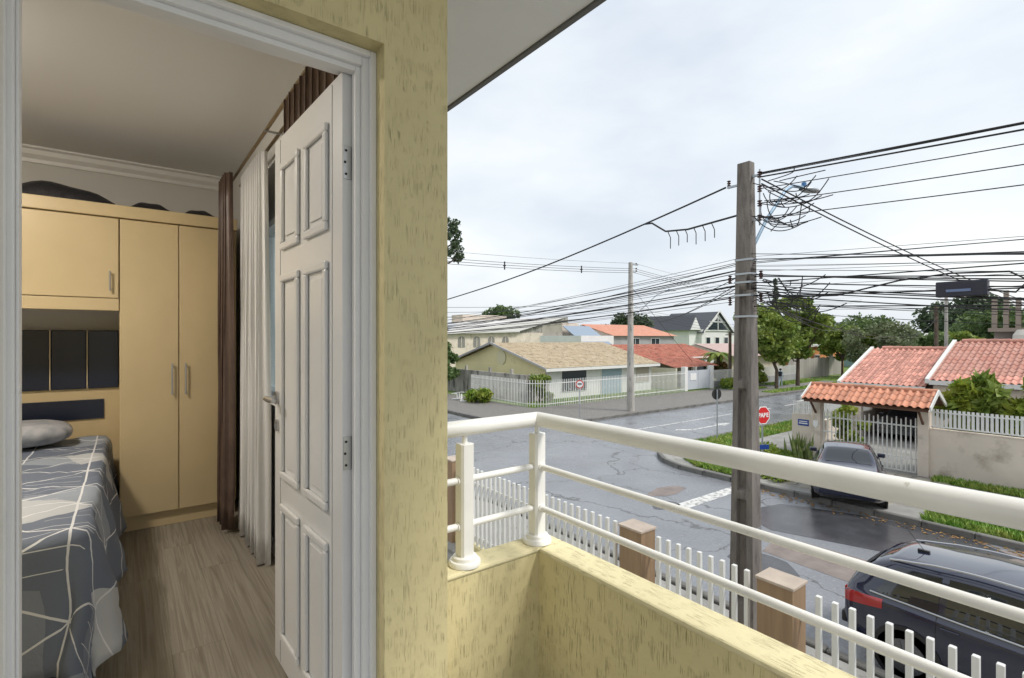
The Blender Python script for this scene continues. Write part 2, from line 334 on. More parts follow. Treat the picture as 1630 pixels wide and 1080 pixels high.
# stone drive in front of the gate, each slab a piece
drive_me = mesh_of(MB().bbox(-.5,.5,-.5,.5,0,.03,.04), m_cobble)
for i in range(9):
    for j in range(9):
        x = 16.75+i*.48; y = 4.75+j*.47
        if x < 17.6 and (y < 4.9 or y > 8.6): continue
        piece(drive_me, 'paving_stone', Matrix.Translation((x+random.uniform(-.05,.05), y+random.uniform(-.05,.05), PZ-.004)) @ Matrix.Rotation(random.uniform(-.2,.2),4,'Z') @ Matrix.Diagonal((random.uniform(.38,.47),random.uniform(.36,.46),1,1)), right_pave)

# ================================================================== own house with balcony
F = 3.395; CE = F+2.65; SOF = CAMZ+1.31
WY0, WY1 = 1.396, 1.53
XR = .80
house = thing('house', 'pale yellow stucco house corner with balcony and open white door', 'house', (0,1.4,F))
HB = lambda mb, n, m, p=house, **k: mb.build(n, m, p, **k)
# door wall: pier, header, left part
HB(MB().box(.593, XR, WY0, WY1, F-.06, CE+.06), 'wall', m_stv)
HB(MB().box(-.215, .593, WY0, WY1, CAMZ+.846, CE+.06), 'wall', m_stv)
HB(MB().box(-2.3, -.215, WY0, WY1, F-.06, CE+.06), 'wall', m_stv)
# side wall with window opening  (outer skin + inner)
for (y0,y1,z0,z1) in ((WY1,2.3,F-.06,CE+.06),(3.75,4.95,F-.06,CE+.06),(2.3,3.75,F-.06,F+.945),(2.3,3.75,F+2.02,CE+.06)):
    HB(MB().box(.762, XR, y0, y1, z0, z1), 'side_wall', m_stv)
    HB(MB().box(.72, .760, y0+.0005, y1, z0, z1-.001), 'inner_wall', m_roomwall)
HB(MB().box(-2.3, .80, 4.95, 5.1, F-.06, CE+.06), 'back_wall', m_roomwall)
HB(MB().box(-2.4, -2.302, WY0, 5.1, F-.06, CE+.06), 'side_wall', m_roomwall)
HB(MB().box(-2.3, .719, WY1+.001, 4.949, CE, CE+.05), 'ceiling', m_ceil)
HB(MB().box(-2.4, 1.45, -3.0, 5.1, CE+.061, CE+.20) , 'roof_slab', m_soffit)
HB(MB().box(-2.4, 1.45, -3.0, WY0-.002, SOF, CE+.06).box(XR+.002, 1.45, WY0-.001, 5.1, SOF, CE+.06), 'soffit', m_soffit)
HB(MB().box(1.451, 1.475, -3.0, 5.1, SOF-.012, CE+.2), 'roof_edge_trim', M('edge_trim',(.12,.12,.12),.6))
# balcony floor + lower storey
HB(MB().box(-2.4, 1.40, -3.0, WY0-.001, F-.2, F-.05).box(XR+.001, 1.40, WY0, 1.655, F-.2, F-.05), 'balcony_floor', m_pave)
HB(MB().box(-8, XR-.02, WY0+.01, 10, 0.05, F-.21), 'lower_wall', m_stv)
# parapet: face and rough cap
pt = CAMZ-.82
HB(MB().box(1.293, 1.41, -3.0, 1.54, F-.2, pt-.02).box(XR+.001, 1.41, 1.5401, 1.65, F-.2, pt-.02), 'parapet', m_stv)
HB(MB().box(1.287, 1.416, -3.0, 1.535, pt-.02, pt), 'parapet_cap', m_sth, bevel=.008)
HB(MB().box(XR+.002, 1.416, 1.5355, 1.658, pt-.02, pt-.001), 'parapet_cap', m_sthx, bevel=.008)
# cornice moulding along back and window walls
prof = [(0,0),(0,-.10),(.015,-.10),(.02,-.075),(.05,-.05),(.06,-.02),(.09,-.012),(.09,0)]
HB(MB().prism_axis([(4.949-a, CE-.001+b) for a,b in prof][::-1], -2.3, .70, 'x'), 'cornice', m_white)
HB(MB().box(.705, .719, WY1+.01, 3.6, F, F+.09), 'skirting', m_white, bevel=.004)
# window
win = HB(MB().box(.70,.80,2.3,2.34,F+.945,F+2.02).box(.70,.80,3.71,3.75,F+.945,F+2.02).box(.70,.80,2.34,3.71,F+.945,F+.985).box(.70,.80,2.34,3.71,F+1.98,F+2.02).box(.73,.77,3.02,3.05,F+.985,F+1.98), 'window', m_white)
HB(MB().box(.748,.752,2.34,3.02,F+.985,F+1.98).box(.752,.756,3.05,3.71,F+.985,F+1.98), 'pane', m_tealglass, win)
HB(MB().box(.66,.70,2.28,3.77,F+.925,F+.945), 'sill', m_white, win, bevel=.004)
# door frame
ft = CAMZ+.846
fr = HB(MB().box(.556,.5925,1.47,1.575,F,ft-.0005).box(-.2145,-.186,1.47,1.575,F,ft-.0005).box(-.186,.556,1.47,1.575,ft-.042,ft-.0005), 'door_frame', m_white, bevel=.003)
HB(MB().box(.540,.556,1.485,1.515,F,ft-.042).box(-.186,-.180,1.485,1.515,F,ft-.042).box(-.180,.540,1.485,1.515,ft-.058,ft-.042), 'door_stop', m_white, fr, bevel=.002)
HB(MB().box(.575,.5928,1.452,1.4695,F,ft-.001).box(-.2148,-.197,1.452,1.4695,F,ft-.001).box(-.197,.575,1.452,1.4695,ft-.018,ft-.001), 'plaster_edge', m_white, fr, bevel=.003)
# door leaf: along +Y from the hinge, opened a little past square
door = HB(MB().box(.514,.549,1.523,2.256,F+.01,F+2.10), 'door', m_door, bevel=.002)
def panel(y0, y1, z0, z1):
    b = .028; x = .514
    mo = MB()
    # raised moulding frame of four bevelled bars
    for (a0,a1,c0,c1) in ((y0,y1,z0,z0+b),(y0,y1,z1-b,z1),(y0,y0+b,z0+b,z1-b),(y1-b,y1,z0+b,z1-b)):
        mo.box(x-.014, x-.0005, a0, a1, c0, c1)
    HB(mo, 'panel_moulding', m_door, door, bevel=.006)
    HB(MB().box(x-.006, x-.0006, y0+b+.022, y1-b-.022, z0+b+.022, z1-b-.022), 'panel', m_door, door, bevel=.004)
for y0, y1 in ((1.635,1.855),(1.925,2.145)):
    for z0, z1 in ((.13,.66),(.76,1.55),(1.645,1.985)): panel(y0, y1, F+z0, F+z1)
HB(MB().box(.5125,.5139,1.605,1.607,F+.02,F+2.09).box(.5125,.5139,2.175,2.177,F+.02,F+2.09), 'stile_line', M('groove',(.35,.35,.34),.6), door)
HB(MB().lathe((.514,2.205,F+1.065),[(.026,-.012),(.026,-.001)],16,'x').tube([(.513,2.205,F+1.065),(.468,2.205,F+1.065)],.009,8).tube([(.468,2.215,F+1.065),(.466,2.16,F+1.065),(.468,2.10,F+1.065)],[.011,.011,.009],8), 'handle', m_steel, door, smooth='auto')
HB(MB().lathe((.514,2.205,F+.955),[(.024,-.01),(.024,-.001)],16,'x').box(.502,.505,2.202,2.208,F+.945,F+.965), 'lock_plate', m_steel, door)
for hz in (.96, 1.83):
    h_ = HB(MB().box(.5165,.5465,1.5195,1.5228,F+hz-.05,F+hz+.05), 'hinge', m_steel, door, bevel=.001)
    for k in range(5): HB(MB().lathe((.553,1.518,F+hz-.056+k*.0225),[(.0065,0),(.0065,.0205)],10), 'hinge_knuckle', m_steel, h_) if 0 else None
    HB(MB().lathe((.5535,1.516,F+hz-.06),[(.004,-.006),(.0065,0),(.0065,.022),(.0058,.0235),(.0065,.025),(.0065,.047),(.0058,.0485),(.0065,.05),(.0065,.072),(.0058,.0735),(.0065,.075),(.0065,.12),(.003,.128)],10), 'hinge_pin', m_steel, h_, smooth='auto')
    for sx_, dz_ in ((.524,.035),(.521,0),(.524,-.035)): HB(MB().lathe((sx_,1.5192,F+hz+dz_),[(.004,-.001),(.004,.0005)],8,'y'), 'screw', m_dark, h_)
hv_ = Vector((.549,1.523,0))-Vector((WL[house].x,WL[house].y,0))
door.matrix_local = Matrix.Translation(hv_) @ Matrix.Rotation(R(2.2),4,'Z') @ Matrix.Translation(-hv_)
# laminate floor, plank by plank
floor = struct(MB().box(-2.3,.719,WY1-.1,4.949,F-.05,F-.012), 'bedroom_floor', m_dark)
pme = mesh_of(MB().bbox(-.5,.5,-.5,.5,0,1,.004), m_plank)
for i in range(16):
    x = -2.32+i*.19; y = 1.40-random.uniform(0,1.2)
    while y < 4.94:
        a, b = max(y,1.40), min(y+1.3,4.94); y += 1.3
        if b-a > .05: piece(pme, 'plank', Matrix.Translation((x+.095,(a+b)/2,F-.0125)) @ Matrix.Diagonal((.1892,b-a-.001,.012,1)), floor) if 1 else None
# ------------------------------------------------------------------ railing
rail = thing('balcony_railing', 'white tubular metal balcony railing with two posts on the parapet', 'railing', (1.3255,1.59,pt))
zt, zm, zl = CAMZ-.327, CAMZ-.515, CAMZ-.68
RX, RY = 1.3255, 1.59
MB().tube([(RX,-2.9,zt),(RX,RY,zt)],.029,20).build('handrail', m_rail, rail, smooth='auto')
MB().tube([(XR,RY,zt),(RX-.001,RY,zt)],.0288,20).build('handrail', m_rail, rail, smooth='auto')
for z in (zm, zl):
    MB().tube([(RX,-2.9,z),(RX,RY,z)],.0125,12).build('rail_bar', m_rail, rail, smooth='auto')
    MB().tube([(XR,RY,z),(RX,RY,z)],.0124,12).build('rail_bar', m_rail, rail, smooth='auto')
for px in (.983, RX):
    s_ = .027; c = .008
    p = MB().prism([(px-s_+c,RY-s_),(px+s_-c,RY-s_),(px+s_,RY-s_+c),(px+s_,RY+s_-c),(px+s_-c,RY+s_),(px-s_+c,RY+s_),(px-s_,RY+s_-c),(px-s_,RY-s_+c)], pt+.03, zt-.055).build('post', m_rail, rail, bevel=.003)
    MB().lathe((px,RY,zt-.055),[(.010,0),(.010,.035)],10).build('post_pin', m_rail, p, smooth='auto')
    MB().lathe((px,RY,pt),[(.058,.0005),(.058,.013),(.054,.018),(.046,.019),(.044,.03),(.040,.033),(.03,.034)],28).build('base_flange', m_rail, p, smooth='auto')
    for z in (zm, zl):
        MB().lathe((px,RY,z),[(.0165,-.034),(.0165,.034)],12,'y' if px == RX else 'x').build('collar', m_rail, p, smooth='auto')

# ------------------------------------------------------------------ bedroom furniture
WF = 4.28
wr = thing('wardrobe', 'cream laminate wardrobe with two tall doors and overhead cupboards', 'wardrobe', (0,WF,F))
W_ = lambda mb, n, m, p=wr, **k: mb.build(n, m, p, **k)
W_(MB().box(-.036,.655,WF+.02,4.93,F+.10,F+2.10), 'carcass', m_cream)
W_(MB().box(-.03,.65,WF+.03,4.9,F+.001,F+.098), 'plinth', m_cream)
W_(MB().box(-1.75,.66,WF-.015,4.93,F+2.102,F+2.185), 'cornice', m_cream, bevel=.006)
W_(MB().box(-1.75,-.038,WF+.02,4.93,F+1.52,F+2.10), 'overhead_carcass', m_cream)
W_(MB().box(-1.75,-.038,WF+.005,WF+.04,F+1.485,F+1.565), 'pelmet', m_cream, bevel=.004)
def wdoor(x0,x1,z0,z1,hx,hz,hl):
    d = W_(MB().box(x0,x1,WF,WF+.018,z0,z1), 'door', m_cream, bevel=.003)
    W_(MB().tube([(hx,WF-.024,hz-hl/2),(hx,WF-.024,hz+hl/2)],.0055,8).tube([(hx,WF,hz-hl/2+.015),(hx,WF-.024,hz-hl/2+.015)],.004,6).tube([(hx,WF,hz+hl/2-.015),(hx,WF-.024,hz+hl/2-.015)],.004,6), 'handle', m_steel, d)
wdoor(-.033,.293,F+.105,F+2.095,.255,F+1.02,.22); wdoor(.299,.632,F+.105,F+2.095,.335,F+1.02,.22)
wdoor(-.62,-.041,F+1.57,F+2.095,-.085,F+1.68,.13); wdoor(-1.2,-.626,F+1.57,F+2.095,-1.1,F+1.68,.13); wdoor(-1.745,-1.206,F+1.57,F+2.095,-1.3,F+1.68,.13)
W_(MB().box(-1.74,-.04,4.905,4.93,F+.0,F+1.519), 'grey_back_panel', m_roomwall)
# bed
bed = thing('bed', 'single bed under a blue and grey geometric quilt beside the wardrobe', 'bed', (-.5,3.4,F))
B_ = lambda mb, n, m, p=bed, **k: mb.build(n, m, p, **k)
hb = B_(MB().box(-1.2,-.04,4.80,4.90,F+.001,F+.96), 'headboard', m_cream)
for x0, x1 in ((-.22,-.045),(-.42,-.228),(-.62,-.428),(-.82,-.628),(-1.02,-.828)):
    B_(MB().box(x0,x1,4.778,4.7995,F+.96-.02,F+1.36), 'upholstered_panel', m_navy, hb, bevel=.006)
for x in (-.224,-.424,-.624): B_(MB().box(x-.003,x+.003,4.772,4.7775,F+.945,F+1.36), 'trim_strip', m_gold, hb)
B_(MB().box(-.86,-.13,4.788,4.7995,F+.72,F+.86), 'slot', m_navy, hb)
B_(MB().box(-1.05,-.17,2.45,4.75,F+.06,F+.34), 'bed_base', M('bed_base',(.03,.035,.06),.8))
B_(MB().box(-1.04,-.165,2.46,4.76,F+.341,F+.58), 'mattress', m_white, bevel=.04)
def quilt_mat():
    m = M('quilt', (.1,.13,.2), .75, bump=(70,.3,.006)); t = m.node_tree; l = t.links.new; b = t.nodes['Principled BSDF']
    at_ = N(t,'ShaderNodeUVMap')
    def lines(rot, sc, wd):
        mp = N(t,'ShaderNodeMapping'); mp.inputs['Rotation'].default_value = (0,0,R(rot)); mp.inputs['Scale'].default_value = (sc,sc,1); l(at_.outputs[0], mp.inputs[0])
        sx = N(t,'ShaderNodeSeparateXYZ'); l(mp.outputs[0], sx.inputs[0]); fr_ = N(t,'ShaderNodeMath', operation='PINGPONG'); fr_.inputs[1].default_value = .5; l(sx.outputs['X'], fr_.inputs[0])
        c = N(t,'ShaderNodeMath', operation='LESS_THAN'); c.inputs[1].default_value = wd; l(fr_.outputs[0], c.inputs[0]); return c.outputs[0]
    mxv = None
    for rot, sc, wd in ((0,3.4,.014),(60,3.4,.014),(120,3.4,.014),(90,13,.022)):
        o = lines(rot, sc, wd)
        if mxv is None: mxv = o
        elif rot == 90:
            v = N(t,'ShaderNodeTexVoronoi'); v.inputs['Scale'].default_value = 3; l(at_.outputs[0], v.inputs['Vector']); g = N(t,'ShaderNodeSeparateColor'); l(v.outputs['Color'], g.inputs[0])
            gt = N(t,'ShaderNodeMath', operation='GREATER_THAN'); gt.inputs[1].default_value = .6; l(g.outputs[0], gt.inputs[0]); mu = N(t,'ShaderNodeMath', operation='MULTIPLY'); l(gt.outputs[0], mu.inputs[0]); l(o, mu.inputs[1])
            mm = N(t,'ShaderNodeMath', operation='MAXIMUM'); l(mxv, mm.inputs[0]); l(mu.outputs[0], mm.inputs[1]); mxv = mm.outputs[0]
        else:
            mm = N(t,'ShaderNodeMath', operation='MAXIMUM'); l(mxv, mm.inputs[0]); l(o, mm.inputs[1]); mxv = mm.outputs[0]
    v = N(t,'ShaderNodeTexVoronoi'); v.inputs['Scale'].default_value = 2.6; l(at_.outputs[0], v.inputs['Vector']); g = N(t,'ShaderNodeSeparateColor'); l(v.outputs['Color'], g.inputs[0])
    r = N(t,'ShaderNodeValToRGB'); r.color_ramp.interpolation = 'CONSTANT'; el = r.color_ramp.elements; el[0].color = (.16,.19,.25,1); el[1].position = .4; el[1].color = (.32,.36,.42,1)
    for p_, c_ in ((.6,(.52,.54,.56,1)),(.8,(.24,.27,.33,1))): q = el.new(p_); q.color = c_
    l(g.outputs[1], r.inputs[0])
    x = N(t,'ShaderNodeMix', data_type='RGBA'); l(mxv, x.inputs[0]); l(r.outputs[0], x.inputs[6]); x.inputs[7].default_value = (.75,.76,.78,1); l(x.outputs[2], b.inputs['Base Color']); return m
m_quilt = quilt_mat()
def make_quilt():
    xe, ye, zt_ = -.16, 2.44, F+.60; pts = []; uvs = []
    nx, ny = 46, 70
    for j in range(ny+1):
        t = -.50+(4.62-ye+.50)*j/ny             # distance from foot edge (negative = overhang)
        row = []
        for i in range(nx+1):
            s = -.95+(.95+.52)*i/nx            # distance from right edge (positive = overhang)
            ox, oy = max(0,s), max(0,-t)
            o = math.hypot(ox,oy); drop = max(0,o-.05); drop = min(drop,.575-.004*math.sin(9*(s+t)))
            x = xe+min(s,0); y = ye+max(t,0)
            if o > 0:
                f_ = (.05*min(1,o/.05)+.20*drop*(.55+.45*math.sin(t*9+1.0)*(1 if ox > 0 else 0)))
                x += f_*ox/o+ (.035*drop*math.sin(t*17)); y -= f_*oy/o + (.05*drop*math.sin(s*14) if oy > 0 else 0)
            z = zt_-drop+.006*math.sin(7*s+2)*math.sin(6*t)*(drop == 0)
            row.append((x,y,z)); uvs.append((s,t))
        pts.append(row)
    mb = MB().grid(pts); o = B_(mb, 'quilt', m_quilt, smooth=True)
    uv = o.data.uv_layers.new(name='UVMap')
    for lp in o.data.loops: uv.data[lp.index].uv = uvs[lp.vertex_index]
    md = o.modifiers.new('s','SOLIDIFY'); md.thickness = .012; md.offset = 1
    tx = bpy.data.textures.new('wrinkle','CLOUDS'); tx.noise_scale = .14; dm = o.modifiers.new('w','DISPLACE'); dm.texture = tx; dm.strength = .035; dm.mid_level = .5
make_quilt()
def pillow(c, sx, sy, sz, rz, name, mat, parent):
    pts = []
    for i in range(13):
        row = []
        for j in range(17):
            u, v = -math.pi/2+math.pi*i/12, 2*math.pi*j/16
            cx, cy = math.cos(v), math.sin(v); k = (abs(cx)**4+abs(cy)**4)**-.25
            a, b = math.cos(u)**.45*cx*k*sx, math.cos(u)**.45*cy*k*sy; z = math.sin(u)*sz*(.35+.65*math.cos(v*2)**2*0+.65)
            row.append((c[0]+a*math.cos(rz)-b*math.sin(rz), c[1]+a*math.sin(rz)+b*math.cos(rz), c[2]+z))
        pts.append(row)
    return MB().grid(pts).build(name, mat, parent, smooth=True)
pillow((-.62,4.42,F+.70),.34,.22,.075,.1,'pillow',M('pillow_grey',(.28,.30,.33),.8,var=(14,(.5,.5,.52))),bed)
# bags on the wardrobe
def bag(label, x0, x1, h, seed):
    r_ = random.Random(seed); pts = []; n = 18
    for i in range(n+1):
        f = i/n; hh = h*(math.sin(math.pi*min(max(f,.02),.98))**.5)*(.72+.22*math.sin(6*f+seed)+.10*math.sin(15*f+2*seed)); row = []
        for k in range(9):
            g = math.pi*k/8; row.append((x0+(x1-x0)*f, 4.50-.16*math.cos(g), F+2.187+hh*math.sin(g)))
        pts.append(row)
    mb = MB().grid(pts); o = mb.build('bag', m_bag, smooth=True); tag(o, label, 'bag', 'bags stored on the wardrobe')
bag('black soft bag on the wardrobe, leftmost and tallest, strap over it', -.9, -.06, .17, 3)
bag('flat black bag lying mid way on the wardrobe top', -.02, .30, .09, 5)
bag('small black bag at the curtain end of the wardrobe top', .32, .60, .085, 6)
# curtains
def curtain(name, label, cat, xc, y0, y1, z0, z1, amp, folds, mat, seed=0, flare=.0, group=None):
    r_ = random.Random(seed); nz_, ny_ = 14, int(folds*10); pts = []; ph = [r_.uniform(-.5,.5) for _ in range(40)]
    for k in range(nz_+1):
        g = k/nz_; row = []; yc = (y0+y1)/2
        for j in range(ny_+1):
            f = j/ny_; wv = 2*math.pi*folds*f
            y = yc+(y0-yc+(y1-y0)*f)*(1+flare*g)
            x = xc+amp*(.7+.3*g)*math.sin(wv+ph[int(f*7)]*.8*g)+.012*math.sin(3*g+wv*.37)*g
            row.append((x, y+.010*math.sin(wv*2+g*2), z1+(z0-z1)*g))
        pts.append(row)
    o = MB().grid(pts).build(name, mat, smooth=True); tag(o, label, cat, group)
    md = o.modifiers.new('s','SOLIDIFY'); md.thickness = .002
ZR = F+2.42
curtain('curtain','brown satin curtain gathered next to the wardrobe','curtain',.545,3.84,4.14,F+.03,ZR-.01,.035,5,m_brown,1,.06)
curtain('curtain','brown satin curtain gathered above and behind the open door','curtain',.60,1.75,2.55,F+.03,ZR-.01,.026,9,m_brown,2)
curtain('sheer_curtain','white sheer curtain flaring to the floor beside the window','curtain',.635,3.22,3.84,F+.01,ZR-.03,.032,11,m_sheer,3,.18)
curtain('sheer_curtain','white sheer curtain hanging partly hidden by the open door','curtain',.668,2.3,2.78,F+.01,ZR-.03,.022,8,m_sheer,4,.05)
for x, lb in ((.60,'bronze curtain rod carrying the brown curtains'),(.668,'bronze curtain rod nearer the wall carrying the sheers')):
    o = MB().tube([(x,1.62,ZR),(x,4.2,ZR)],.0095,10).build('curtain_rod', M('bronze',(.30,.23,.14),.35,.9), smooth='auto'); tag(o, lb, 'curtain rod')
cb = thing('rod_bracket', 'small metal bracket holding both curtain rods to the wall', 'bracket', (.72,2.95,ZR))
MB().box(.585,.719,2.945,2.955,ZR-.022,ZR-.012).box(.71,.719,2.93,2.97,ZR-.05,ZR+.03).build('arm', m_steel, cb)
# ceiling lamp in the bedroom (its warm glow falls on the cupboard)
lamp = thing('ceiling_lamp', 'round warm ceiling lamp in the bedroom', 'lamp', (-.95,3.0,CE))
MB().lathe((-.95,3.0,CE-.05),[(.16,0),(.18,.02),(.18,.049)],24).build('lamp_base', m_white, lamp)
MB().lathe((-.95,3.0,CE-.09),[(.05,0),(.12,.012),(.15,.039)],24).build('diffuser', M('lamp_glow',(1,.92,.82),.5,emit=92), lamp)

# ================================================================== front fence with brown pillars
FX = 5.97
fence = thing('front_fence', 'white square tube picket fence with brown clad pillars below the balcony', 'fence', (FX,4.9,0))
m_picket = M('picket_white', (.74,.74,.72), .4, var=(4,.05), dirt=(9,(.45,.44,.40),.62,.74))
m_clad = M('brown_cladding', (.30,.20,.12), .7, var=(3,.12), bump=(60,.3,.004), stretch=(4,4,.4))
m_stone = M('pillar_cap_stone', (.48,.40,.33), .7, var=(6,.1))
pk = mesh_of(MB().bbox(-.027,.027,-.027,.027,0,1.64,.004), m_picket)
pillars = (-1.3, .42, 2.82, 4.88, 10.14)
y = -1.1
while y < 13.0:
    if min(abs(y-p) for p in pillars) > .27: piece(pk, 'picket', Matrix.Translation((FX, y, .27+random.uniform(-.006,.006))) @ Matrix.Rotation(random.uniform(-.03,.03),4,'Z'), fence)
    y += .16
for a, b in zip((-1.3,)+pillars[1:], pillars[1:]+(13.0,)):
    for z in (.42, 1.55): MB().box(FX+.0275,FX+.053,a+.19,b-.19,z,z+.04).build('fence_rail', m_picket, fence)
for p in pillars[1:]:
    q = MB().box(FX-.16,FX+.16,p-.2,p+.2,.05,1.93).build('pillar', m_clad, fence, bevel=.006)
    MB().box(FX-.175,FX+.175,p-.215,p+.215,1.931,1.965).build('cap', m_stone, q, bevel=.006)
MB().box(FX-.08,FX+.08,-1.3,13,.04,.27).build('base_wall', m_stv, fence)

# ================================================================== utility poles
m_conc = M('pole_concrete', (.19,.17,.155), .85, var=(1.2,.25), dirt=(2.5,(.07,.06,.055),.48,.7), bump=(30,.5,.01), stretch=(3,3,.6))
m_concl = M('light_concrete', (.42,.40,.37), .85, var=(1.2,.2), dirt=(3,(.2,.19,.17),.52,.7), bump=(30,.4,.01), stretch=(3,3,.6))
m_galv = M('galvanised', (.42,.45,.48), .45, .7)
m_cable = M('black_cable', (.018,.018,.02), .55)
m_ins = M('brown_insulator', (.07,.03,.025), .3)
PX, PY = 7.73, 4.19
pole = thing('utility_pole', 'weathered double T concrete utility pole crowded with cables, nearest the balcony', 'utility pole', (PX,PY,0))
def ipole(parent, x, y, w0, w1, z0, z1, mat, d_ratio=.75, rec=.62):
    # I-section: flanges at +-Y ends, recess on the -X and +X faces; solid collars between the recessed bays
    bays = [z0]; z = z0
    def W(z): return w0+(w1-w0)*(z-z0)/(z1-z0)
    def ring(z, r):
        a = W(z)/2; d = a*d_ratio; k = a*.45; g = d*(1-r)
        return [(x-d,y-a),(x+d,y-a),(x+d,y-k),(x+g,y-k*.8),(x+g,y+k*.8),(x+d,y+k),(x+d,y+a),(x-d,y+a),(x-d,y+k),(x-g,y+k*.8),(x-g,y-k*.8),(x-d,y-k)]
    secs = [(z0,0),(z0+.5,0),(z0+.56,rec)]
    z = z0+.56
    while z < z1-2.2:
        z2 = z+1.5; secs += [(z2,rec),(z2+.05,.02),(z2+.16,.02),(z2+.21,rec)]; z = z2+.21
    secs += [(z1-2.0,rec),(z1-1.92,.02),(z1-.04,.02),(z1,.02)]
    vs = []; fs = []
    for z, r in secs: vs += [(p[0],p[1],z) for p in ring(z,r)]
    n = 12
    for i in range(len(secs)-1): fs += [(i*n+k,i*n+(k+1)%n,(i+1)*n+(k+1)%n,(i+1)*n+k) for k in range(n)]
    fs += [tuple(range(n))[::-1], tuple(range((len(secs)-1)*n, len(secs)*n))]
    MB().add(vs, fs).build('shaft', mat, parent, bevel=.008)
ipole(pole, PX, PY, .40, .20, .1, 7.43, m_conc)
for z in (5.02, 5.35, 5.55, 5.68, 5.9, 1.75):
    a = (.40+(.20-.40)*(z-.1)/7.33)/2+.006
    MB().box(PX-a*.78,PX+a*.78,PY-a,PY+a,z,z+.03).build('steel_band', m_galv, pole)
def insul(parent, c, n=3, r=.035):
    prof = []
    for k in range(n): prof += [(r*.45,k*.035),(r,k*.035+.008),(r,k*.035+.018),(r*.45,k*.035+.026)]
    MB().lathe((c[0],c[1],c[2]-.05),prof,10).build('insulator', m_ins, parent)
RYK = PY-.22     # rack stands off to the -Y side
MB().tube([(PX,RYK,6.42),(PX,RYK,7.28)],.012,6).box(PX-.02,PX+.02,RYK,PY-.1,7.18,7.21).box(PX-.02,PX+.02,RYK,PY-.1,6.5,6.53).build('rack', m_galv, pole)
RZ = (7.2, 6.98, 6.76, 6.54)
for z in RZ: insul(pole, (PX,RYK,z))
MB().box(PX-.02,PX+.02,PY+.1,PY+.30,7.10,7.13).build('bracket', m_galv, pole); insul(pole, (PX,PY+.28,7.18), 3, .03)
for z in (5.30,5.65): insul(pole, (PX,PY-.24,z), 4, .03); insul(pole, (PX,PY+.26,z-.03), 4, .03)
# second pole
P2 = (25.3,21.2)
pole2 = thing('utility_pole', 'slim pale concrete utility pole on the far corner pavement', 'utility pole', (*P2,0))
MB().tube([(*P2,.1),(*P2,9.44)],[.26,.13],10).build('shaft', m_concl, pole2, smooth='auto')
MB().box(P2[0]-.05,P2[0]+.7,P2[1]-.04,P2[1]+.04,9.3,9.38).box(P2[0],P2[0]+.5,P2[1]-.03,P2[1]+.03,8.85,8.9).build('crossarm', m_galv, pole2)
for dz in (9.4, 9.1, 8.95): insul(pole2, (P2[0]+.55,P2[1],dz), 3, .06)
# street lamps
def street_lamp(label, path, head, d, mat):
    t = thing('street_lamp', label, 'street lamp', path[0])
    MB().tube(path,.028,8).build('arm', mat, t, smooth='auto')
    dx, dy = d; h = Vector(head); nrm = Vector((-dy,dx,0)); D = Vector((dx,dy,0)); pts = []
    for i in range(9):
        f = i/8; wd = .11*math.sin(math.pi*min(max(f*.9+.08,.03),.97))**.6; row = []
        for k in range(11):
            g = 2*math.pi*k/10; row.append(h+D*(f*.55)+nrm*wd*math.cos(g)+Vector((0,0,.055*math.sin(g)*(1 if math.sin(g) > 0 else .7)*math.sin(math.pi*min(max(f,.06),.95))**.5+.02*f)))
        pts.append(row)
    MB().grid(pts).build('lamp_head', m_galv, t, smooth=True)
    MB().lathe((h.x+dx*.08,h.y+dy*.08,h.z+.05),[(.04,0),(.04,.06),(.02,.075)],10).build('photocell', M('photocell_blue',(.05,.16,.36),.4), t)
m_armb = M('arm_blue_grey', (.22,.32,.42), .45, .3)
street_lamp('curved blue grey street lamp arm on the near utility pole', [(PX+.1,PY,6.0),(PX+.55,PY-.05,6.62),(PX+1.1,PY-.1,7.18),(PX+1.3,PY-.12,7.28),(PX+1.6,PY-.15,7.30)], (PX+1.55,PY-.15,7.27), (1,-.1), m_armb)
street_lamp('thin street lamp arm leaning out from the slim far pole', [(P2[0]+.1,P2[1]-.1,6.0),(P2[0]+1.4,P2[1]-.9,7.4),(P2[0]+2.0,P2[1]-1.3,7.7)], (P2[0]+2.0,P2[1]-1.3,7.68), (.83,-.55), m_galv)
# ------------------------------------------------------------------ cables
def cable(p0, p1, sag, r, label, group, n=24, wob=0, name='overhead_cable'):
    p0, p1 = Vector(p0), Vector(p1); pts = []
    for i in range(n+1):
        f = i/n; p = p0.lerp(p1,f); p.z -= 4*sag*f*(1-f)
        if wob: p.z += wob*math.sin(f*23+p0.x)*math.sin(f*math.pi)
        pts.append(p)
    o = MB().tube(pts, r, 5).build(name, m_cable, smooth=True)
    return tag(o, label, 'cable', group)
g1 = 'power lines leaving the near pole towards the camera side'
for i, z in enumerate(RZ):
    cable((PX,RYK,z), (PX+.3,-26,z+.1), .55, .007, f'bare power line from the {["top","second","third","lowest"][i]} rack insulator of the near pole running right', g1, 40)
cable((PX,RYK,7.22),(PX-.4,-26,6.9),.5,.013,'thick twisted power cable leaving the top of the near pole to the upper right', g1, 40, .02)
cable((PX,RYK,7.16),(PX-.2,-26,6.75),.5,.012,'thick twisted power cable just below the topmost one, near pole to the right', g1, 40, .02)
